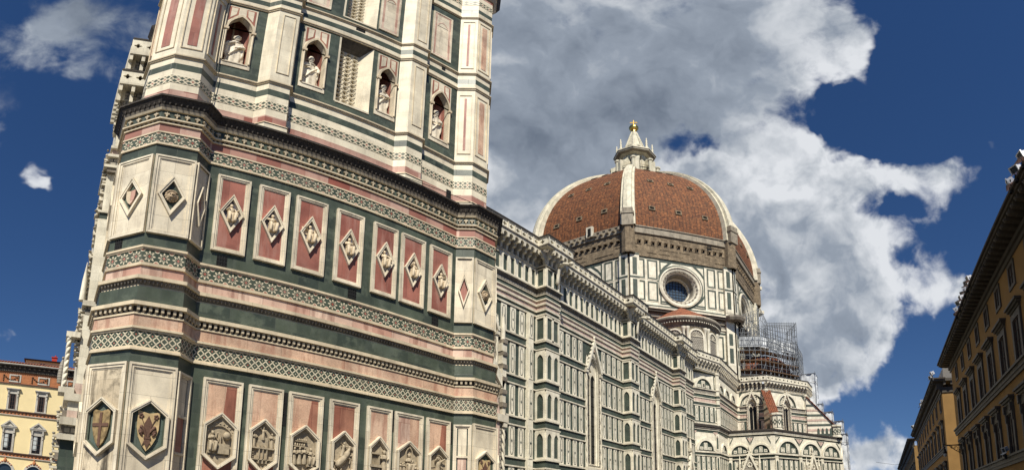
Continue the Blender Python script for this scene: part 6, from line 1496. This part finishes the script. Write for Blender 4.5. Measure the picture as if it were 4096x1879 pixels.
def tall_window(o, fr, c, v0, v1, w_, cap, m='pietra', bracket=False, pediment=False, bars=(1, 3)):
    def fn(mb):
        s = .34
        mb.box(fr, c-w_/2-s, c-w_/2, v0, v1, 0, .14, m); mb.box(fr, c+w_/2, c+w_/2+s, v0, v1, 0, .14, m); mb.box(fr, c-w_/2-s, c+w_/2+s, v1, v1+.36, 0, .14, m)
        mb.box(fr, c-w_/2-s, c+w_/2+s, v1+.36, cap-.42, 0, .08, m)
        e = w_/2+s
        if not pediment:
            for k, (z, d, x) in enumerate(((cap-.42, .16, .05), (cap-.28, .30, .16), (cap-.13, .42, .28))): mb.box(fr, c-e-x, c+e+x, z, z+.14, 0, d, m)
        else:
            mb.box(fr, c-e-.3, c+e+.3, cap-.42, cap-.22, 0, .35, m); mb.poly(fr, [(c-e-.35, cap-.22), (c+e+.35, cap-.22), (c, cap+.75)], 0, .2, m); mb.ring(fr, [(c-e-.42, cap-.22), (c+e+.42, cap-.22), (c, cap+.88)], [(c-e+.15, cap-.1), (c+e-.15, cap-.1), (c, cap+.62)], .1, .42, m)
        if bracket:
            for k in (-1, 1): mb.box(fr, c+k*(w_/2+.2)-.13, c+k*(w_/2+.2)+.13, v1+.1, cap-.42, 0, .3, m); mb.box(fr, c+k*(w_/2+.2)-.1, c+k*(w_/2+.2)+.1, v1-.5, v1+.1, 0, .2, m)
        mb.box(fr, c-w_/2-.4, c+w_/2+.4, v0-.16, v0, 0, .22, m)
    f = one('window', fn, o)
    one('pane', lambda mb: (mb.box(fr, c-w_/2, c+w_/2, v0, v1, 0, .012, 'pglass'), sash(mb, fr, c-w_/2+.02, c+w_/2-.02, v0+.02, v1-.02, .01, 'shutter', bars)), f)
    return f
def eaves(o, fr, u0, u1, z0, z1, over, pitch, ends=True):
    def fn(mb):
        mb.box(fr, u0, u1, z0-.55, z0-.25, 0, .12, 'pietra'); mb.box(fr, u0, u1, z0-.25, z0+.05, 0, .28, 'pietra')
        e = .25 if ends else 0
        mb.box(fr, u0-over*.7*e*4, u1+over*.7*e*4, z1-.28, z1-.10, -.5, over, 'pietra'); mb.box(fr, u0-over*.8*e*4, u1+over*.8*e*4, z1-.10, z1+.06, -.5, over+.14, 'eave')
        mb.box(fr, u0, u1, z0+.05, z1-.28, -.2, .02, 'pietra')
    c = one('cornice', fn, o)
    k = int((u1-u0)/pitch); x0 = u0+.2
    def br(mb):
        mb.box(fr, x0-.17, x0+.17, z1-.62, z1-.28, 0, over-.12, 'pietra'); mb.box(fr, x0-.17, x0+.17, z0+.05, z1-.62, 0, over*.55, 'pietra')
        mb.blob(fr.p(x0, z1-.5, over-.18), (.17, .2, .14), 'pietra', (fr.u, fr.n, fr.v), 6, 4)
    first = one('bracket', br, c)
    for q in range(1, k+1):
        d = first.copy(); COL.objects.link(d); d.parent = c; d.location = first.location + fr.u*(q*(u1-u0-.4)/k)
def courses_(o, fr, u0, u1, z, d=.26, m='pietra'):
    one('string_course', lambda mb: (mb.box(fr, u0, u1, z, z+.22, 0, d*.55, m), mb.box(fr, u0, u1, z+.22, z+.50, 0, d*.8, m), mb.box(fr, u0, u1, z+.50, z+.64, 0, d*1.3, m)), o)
f1 = Fr((53.55, -23.6, 0), (-1, 0, 0))
CX = [49.75, 45.7, 41.7, 37.75, 33.85, 30.0, 26.2, 22.4, 18.6, 14.8, 11.0]
def p1(o):
    for x in CX:
        u = 53.55-x; small_window(o, f1, u, 14.15, 15.45, 1.05); tall_window(o, f1, u, 9.35, 12.0, 1.35, 12.92); tall_window(o, f1, u, 4.25, 6.9, 1.35, 7.92, bracket=True)
    courses_(o, f1, -.3, 46, 8.75); courses_(o, f1, -.3, 46, 3.7)
    eaves(o, f1, -.4, 46, 16.35, 17.05, 1.2, .78)
    one('tiled_roof', lambda mb: mb.face([f1.p(-.5, 17.12, 1.0), f1.p(46, 17.12, 1.0), f1.p(46, 19.2, -7), f1.p(-.5, 19.2, -7)], 'roof'), o)
    one('hanging_lamp_arm', lambda mb: (mb.tube([f1.p(-.15, 7.25, .1), f1.p(-.15, 7.32, 1.7)], .04, 'iron', 5)), o) if False else None
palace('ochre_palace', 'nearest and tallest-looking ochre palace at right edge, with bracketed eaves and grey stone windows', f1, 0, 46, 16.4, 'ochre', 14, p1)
f2 = Fr((110.5, -23.4, 0), (-1, 0, 0))
def p2(o):
    U = lambda x: 110.5-x
    for k in range(10):
        x = 64.1+k*5.05
        if x > 110: break
        small_window(o, f2, U(x), 13.35, 14.95, 1.15); tall_window(o, f2, U(x), 8.7, 11.2, 1.4, 12.05); tall_window(o, f2, U(x), 3.4, 6.0, 1.4, 6.9, bracket=True)
    courses_(o, f2, 0, 48.9, 8.0); courses_(o, f2, 0, 48.9, 2.9)
    eaves(o, f2, 0, 48.9, 15.75, 17.0, 1.15, .9)
    fw2 = Fr((61.6, -23.4, 0), (0, -1, 0))
    one('side_cornice', lambda mb: (mb.box(fw2, -1.1, 8, 16.65, 17.0, -.5, .7, 'pietra'), mb.box(fw2, 0, 8, 15.3, 16.0, -.3, .1, 'pietra'), [mb.box(fw2, .2+.9*q, .5+.9*q, 16.2, 16.65, 0, .55, 'pietra') for q in range(8)]), o)
    one('roof_terrace', lambda mb: mb.box(Fr((110, -23.6, 0), (-1, 0, 0)), 0, 47.3, 17.0, 18.75, -6, -.3, 'metalroof'), o)
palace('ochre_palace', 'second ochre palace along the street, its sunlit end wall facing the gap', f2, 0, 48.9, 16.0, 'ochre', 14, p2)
f3 = Fr((215, -23.4, 0), (-1, 0, 0))
def p3(o):
    U = lambda x: 215-x
    for k in range(14):
        x = 126+k*6.4; small_window(o, f3, U(x), 13.3, 15.0, 1.3); tall_window(o, f3, U(x), 8.2, 11.2, 1.6, 12.2)
    eaves(o, f3, 0, 92.5, 15.7, 17.6, 1.4, 1.2); courses_(o, f3, 0, 92.5, 7.4)
    one('roof_box', lambda mb: mb.box(f3, 88, 92, 17.6, 19.4, -5, -.6, 'metalroof'), o)
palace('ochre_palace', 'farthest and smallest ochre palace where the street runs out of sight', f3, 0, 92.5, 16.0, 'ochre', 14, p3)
# yellow palace beyond the cathedral front
fy = Fr((-40, 70, 0), (1, 0, 0))
def py(o):
    U = lambda x: x+40
    for k in range(8):
        x = -.35-4.7*k
        a = one('attic_window', lambda mb: mb.rect(fy, U(x)-.98, U(x)+.98, 18.65, 19.95, .24, 0, .12, 'serena'), o)
        one('pane', lambda mb: (mb.box(fy, U(x)-.76, U(x)+.76, 18.87, 19.73, 0, .012, 'glass'), mb.box(fy, U(x)+.05, U(x)+.7, 18.9, 19.4, .01, .02, 'curtain', False), sash(mb, fy, U(x)-.74, U(x)+.74, 18.88, 19.72, .012, 'shutter', (1, 0))), a)
        w1_ = tall_window(o, fy, U(x), 14.15, 16.7, 1.15, 17.6, 'serena', bracket=True, bars=(1, 3))
        one('shutters', lambda mb: [mb.box(fy, U(x)+s*.58-(.26 if s > 0 else 0), U(x)+s*.58+(.26 if s < 0 else 0), 14.2, 16.65, .02, .09, 'shutter', False) for s in (-1, 1)], w1_)
        w2_ = tall_window(o, fy, U(x), 7.35, 10.2, 1.35, 11.5, 'serena', bracket=True, pediment=True, bars=(1, 3))
        one('curtains', lambda mb: mb.box(fy, U(x)-.55, U(x)+.1, 7.9, 10.1, .013, .02, 'curtain', False), w2_)
        g = one('arched_doorway', lambda mb: (mb.ring(fy, rounded(U(x)-1.7, U(x)+1.7, .5, 4.0), rounded(U(x)-1.25, U(x)+1.25, .6, 4.0), 0, .25, 'serena'), mb.poly(fy, rounded(U(x)-1.25, U(x)+1.25, .6, 4.0), 0, .02, 'glass')), o)
        one('keystone', lambda mb: (mb.blob(fy.p(U(x), 5.75, .2), (.3, .2, .35), 'terra', (fy.u, fy.n, fy.v), 8, 6), mb.blob(fy.p(U(x), 6.15, .2), (.14, .12, .2), 'terra', (fy.u, fy.n, fy.v), 6, 5), [mb.blob(fy.p(U(x)+s*(.45+.3*q), 5.55-.22*q, .18), (.22, .15, .16), 'terra', (fy.u, fy.n, fy.v), 6, 4) for s in (-1, 1) for q in range(3)]), g)
    def fz(mb):
        mb.box(fy, 0, 48, 18.45, 20.4, 0, .05, 'terra'); r = random.Random(2)
        for k in range(9):
            for q in range(9):
                t = q/8; mb.blob(fy.p(.9+4.7*k-1.2+2.4*t+.5, 19.75-.75*sin(pi*t), .1), (.16, .1, .13), 'garland', (fy.u, fy.n, fy.v), 6, 4)
            for s in (-1, 1):
                for q in range(4): mb.blob(fy.p(1.4+4.7*k+s*1.25, 19.7-.28*q, .1), (.14, .1, .13), 'garland', (fy.u, fy.n, fy.v), 6, 4)
        mb.box(fy, 0, 48, 18.3, 18.47, 0, .16, 'shutter')
    one('garland_frieze', fz, o)
    for z in (13.2, 6.4):
        def bd(mb):
            mb.box(fy, 0, 48, z+.08, z+.62, 0, .07, 'terra'); mb.box(fy, 0, 48, z-.02, z+.09, 0, .16, 'serena'); mb.box(fy, 0, 48, z+.6, z+.76, 0, .22, 'shutter')
            for q in range(80): mb.blob(fy.p(.3+.6*q, z+.35, .07), (.2, .06, .16), 'garland', (fy.u, fy.n, fy.v), 6, 4)
        one('terracotta_band', bd, o)
    def ev(mb):
        mb.box(fy, 0, 48, 20.35, 20.65, 0, .2, 'pietra'); mb.box(fy, 0, 48, 20.65, 21.35, -.2, .25, 'eave')
        for q in range(60): mb.box(fy, .3+.8*q, .62+.8*q, 20.95, 21.35, 0, .55, 'eave')
        for q in range(160): mb.box(fy, .1+.3*q, .25+.3*q, 20.4, 20.62, .18, .3, 'pietra', False)
        mb.box(fy, -.3, 48, 21.35, 21.5, -.3, .75, 'eave'); mb.box(fy, -.3, 48, 21.5, 21.66, .6, .8, 'serena')
    one('eaves', ev, o)
    def rf(mb):
        for q in range(100):
            u = .24+.48*q; mb.tube([fy.p(u, 21.66, .72), fy.p(u, 22.9, -3.5)], .17, 'roof', 6); 
        mb.face([fy.p(0, 21.6, .75), fy.p(48, 21.6, .75), fy.p(48, 22.9, -3.6), fy.p(0, 22.9, -3.6)], 'roof'); mb.face([fy.p(0, 22.9, -3.6), fy.p(48, 22.9, -3.6), fy.p(48, 24.0, -9), fy.p(0, 24.0, -9)], 'roof')
    r = one('tiled_roof', rf, o)
    fp = Fr((-8.8, 76, 0), (1, 0, 0))
    one('roof_room', lambda mb: (mb.box(fp, 0, 7, 22.0, 24.1, -4, 0, 'yellow'), mb.box(fp, -.3, 7.3, 24.1, 24.25, -4.2, .5, 'eave'), mb.face([fp.p(-.3, 24.25, .6), fp.p(7.3, 24.25, .6), fp.p(7.3, 25.0, -4), fp.p(-.3, 25.0, -4)], 'roof'), mb.box(fp, 2.4, 3.6, 22.9, 23.7, 0, .01, 'glass')), r)
    one('chimney', lambda mb: (mb.box(fp, 4.5, 5.4, 23.5, 25.2, -1.5, -.6, 'redc'), mb.box(fp, 4.4, 5.5, 25.2, 25.35, -1.6, -.5, 'redc'), mb.tube([fp.p(5.1, 25.35, -1), fp.p(5.1, 25.7, -1)], .15, 'redc', 6)), r)
M['redc'] = plain('red_painted_metal', (.42, .045, .03), .5, 0, .1); M['garland'] = plain('dark_garland_relief', (.10, .055, .03), .8, 0, .3, 4)
palace('yellow_palace', 'yellow plastered palace with terracotta garland frieze and tiled eaves beyond the cathedral front', fy, 0, 48, 20.5, 'yellow', 12, py)
# ---------------------------------------------------------------- wall lamp, floodlights, wire
lam = empty('street_lamp', (50.5, -23.5, 6.4), 'black scrolled iron bracket lamp with opal globe on the nearest ochre palace', 'street lamp')
X = 50.8
def arm(mb):
    mb.tube([(X, -23.55, 7.38), (X, -21.75, 7.55)], .05, 'iron', 6); mb.box(Fr((X, -23.55, 0), (0, 1, 0)), 0, 1.6, 7.42, 7.52, -.03, .03, 'iron')
    mb.box(Fr((X-.06, -23.58, 0), (1, 0, 0)), 0, .12, 6.4, 7.6, -.04, .03, 'iron')
    for r, c, s0 in ((.26, (-22.9, 7.08), 0), (.15, (-23.25, 6.85), 1.0), (.12, (-22.45, 7.25), .5)): mb.tube([(X, c[0]+r*(1-k*.03)*cos(s0+k*.42), c[1]+r*(1-k*.03)*sin(s0+k*.42)) for k in range(20)], .03, 'iron', 5)
    mb.tube([(X, -23.5, 6.5), (X, -23.1, 6.75), (X, -22.6, 7.1), (X, -22.2, 7.45)], .035, 'iron', 5)
    mb.tube([(X, -21.75+.13*sin(k*.5), 7.45+.16*cos(k*.5)) for k in range(10)], .035, 'iron', 5)
one('bracket_arm', arm, lam)
one('lamp_hood', lambda mb: mb.lathe((X, -21.74, 6.4), [(.04, 1.05), (.06, .8), (.12, .72), (.14, .45), (.21, .36), (.22, .28), (.05, .27)], 'iron', 12), lam)
one('globe', lambda mb: mb.blob((X, -21.74, 6.56), (.19, .19, .24), 'opal', None, 14, 10), lam)
def flood(loc, yaw, s, label, pitch=.5):
    t = empty('floodlight', loc, label, 'floodlight', 'floodlights along the eaves of the palaces')
    P = Vector(loc); d = Vector((cos(yaw)*cos(pitch), sin(yaw)*cos(pitch), -sin(pitch)))
    u = Vector((-sin(yaw), cos(yaw), 0)); v = d.cross(u)
    c = P+Vector((0, 0, .42*s)); fr = Fr(c, u, v, d)
    one('housing', lambda mb: (mb.box(fr, -.2*s, .2*s, -.16*s, .16*s, -.18*s, .12*s, 'chrome'), mb.rect(fr, -.24*s, .24*s, -.2*s, .2*s, .05*s, .1*s, .16*s, 'chrome'), mb.face([fr.p(-.3*s, -.2*s, .15*s), fr.p(.3*s, -.2*s, .15*s), fr.p(.3*s, -.22*s, .42*s), fr.p(-.3*s, -.22*s, .42*s)], 'chrome')), t)
    one('lens', lambda mb: mb.face([fr.p(-.18*s, -.14*s, .13*s), fr.p(.18*s, -.14*s, .13*s), fr.p(.18*s, .14*s, .13*s), fr.p(-.18*s, .14*s, .13*s)], 'glass'), t)
    one('bracket', lambda mb: (mb.tube([P, c-u*.26*s], .03*s, 'iron', 5), mb.tube([P, c+u*.26*s], .03*s, 'iron', 5), mb.lathe(P, [(.12*s, -.3*s), (.12*s, .03*s), (.03, .05*s)], 'iron', 8)), t)
for i, (x, y, z, s, lab) in enumerate((
  (17.9, -22.35, 17.12, 1.1, 'topmost round white floodlight, on the eaves at the right edge of view'), (19.1, -22.35, 17.12, 1.1, 'white floodlight with a raised flap, second from the top on the nearest eaves'), (20.2, -22.35, 17.12, 1.0, 'boxy white floodlight, third from the top on the nearest eaves'),
  (32.6, -22.35, 17.1, 1.0, 'round dark-backed floodlight at the upper end of the middle cluster of six'), (33.5, -22.35, 17.1, 1.0, 'second floodlight from the upper end of the middle cluster of six'), (34.7, -22.35, 17.1, 1.0, 'third floodlight from the upper end of the middle cluster of six'),
  (36.3, -22.35, 17.1, 1.0, 'fourth floodlight from the upper end of the middle cluster of six'), (37.5, -22.35, 17.1, 1.1, 'bright white floodlight, fifth in the middle cluster of six'), (39.1, -22.35, 17.1, 1.1, 'lowest floodlight of the middle cluster of six on the nearest eaves'),
  (60.6, -22.3, 17.05, 1.3, 'larger floodlight on the near corner of the second palace roof'), (62.6, -22.3, 17.05, 1.2, 'smaller floodlight beside the larger one on the second palace corner'),
  (77.7, -22.3, 17.05, 1.3, 'upper floodlight of the pair midway along the second palace eaves'), (80.4, -22.3, 17.05, 1.3, 'lower floodlight of the pair midway along the second palace eaves'), (103.5, -22.3, 17.05, 1.5, 'lone floodlight at the far end of the second palace eaves'))):
    flood((x, y, z), radians(95+25*sin(i*2.1)), s, lab, .35+.2*sin(i))
flood((31.0, -23.2, 4.36), radians(110), .9, 'small floodlight on the lower string course of the nearest ochre palace', .4)
tag(one('overhead_wire', lambda mb: mb.tube([(140, -14.0, 14.3), (140, -19, 13.2), (140, -23.4, 13.4)], .035, 'iron', 4)), 'thin overhead wire strung to the farthest ochre palace', 'wire')
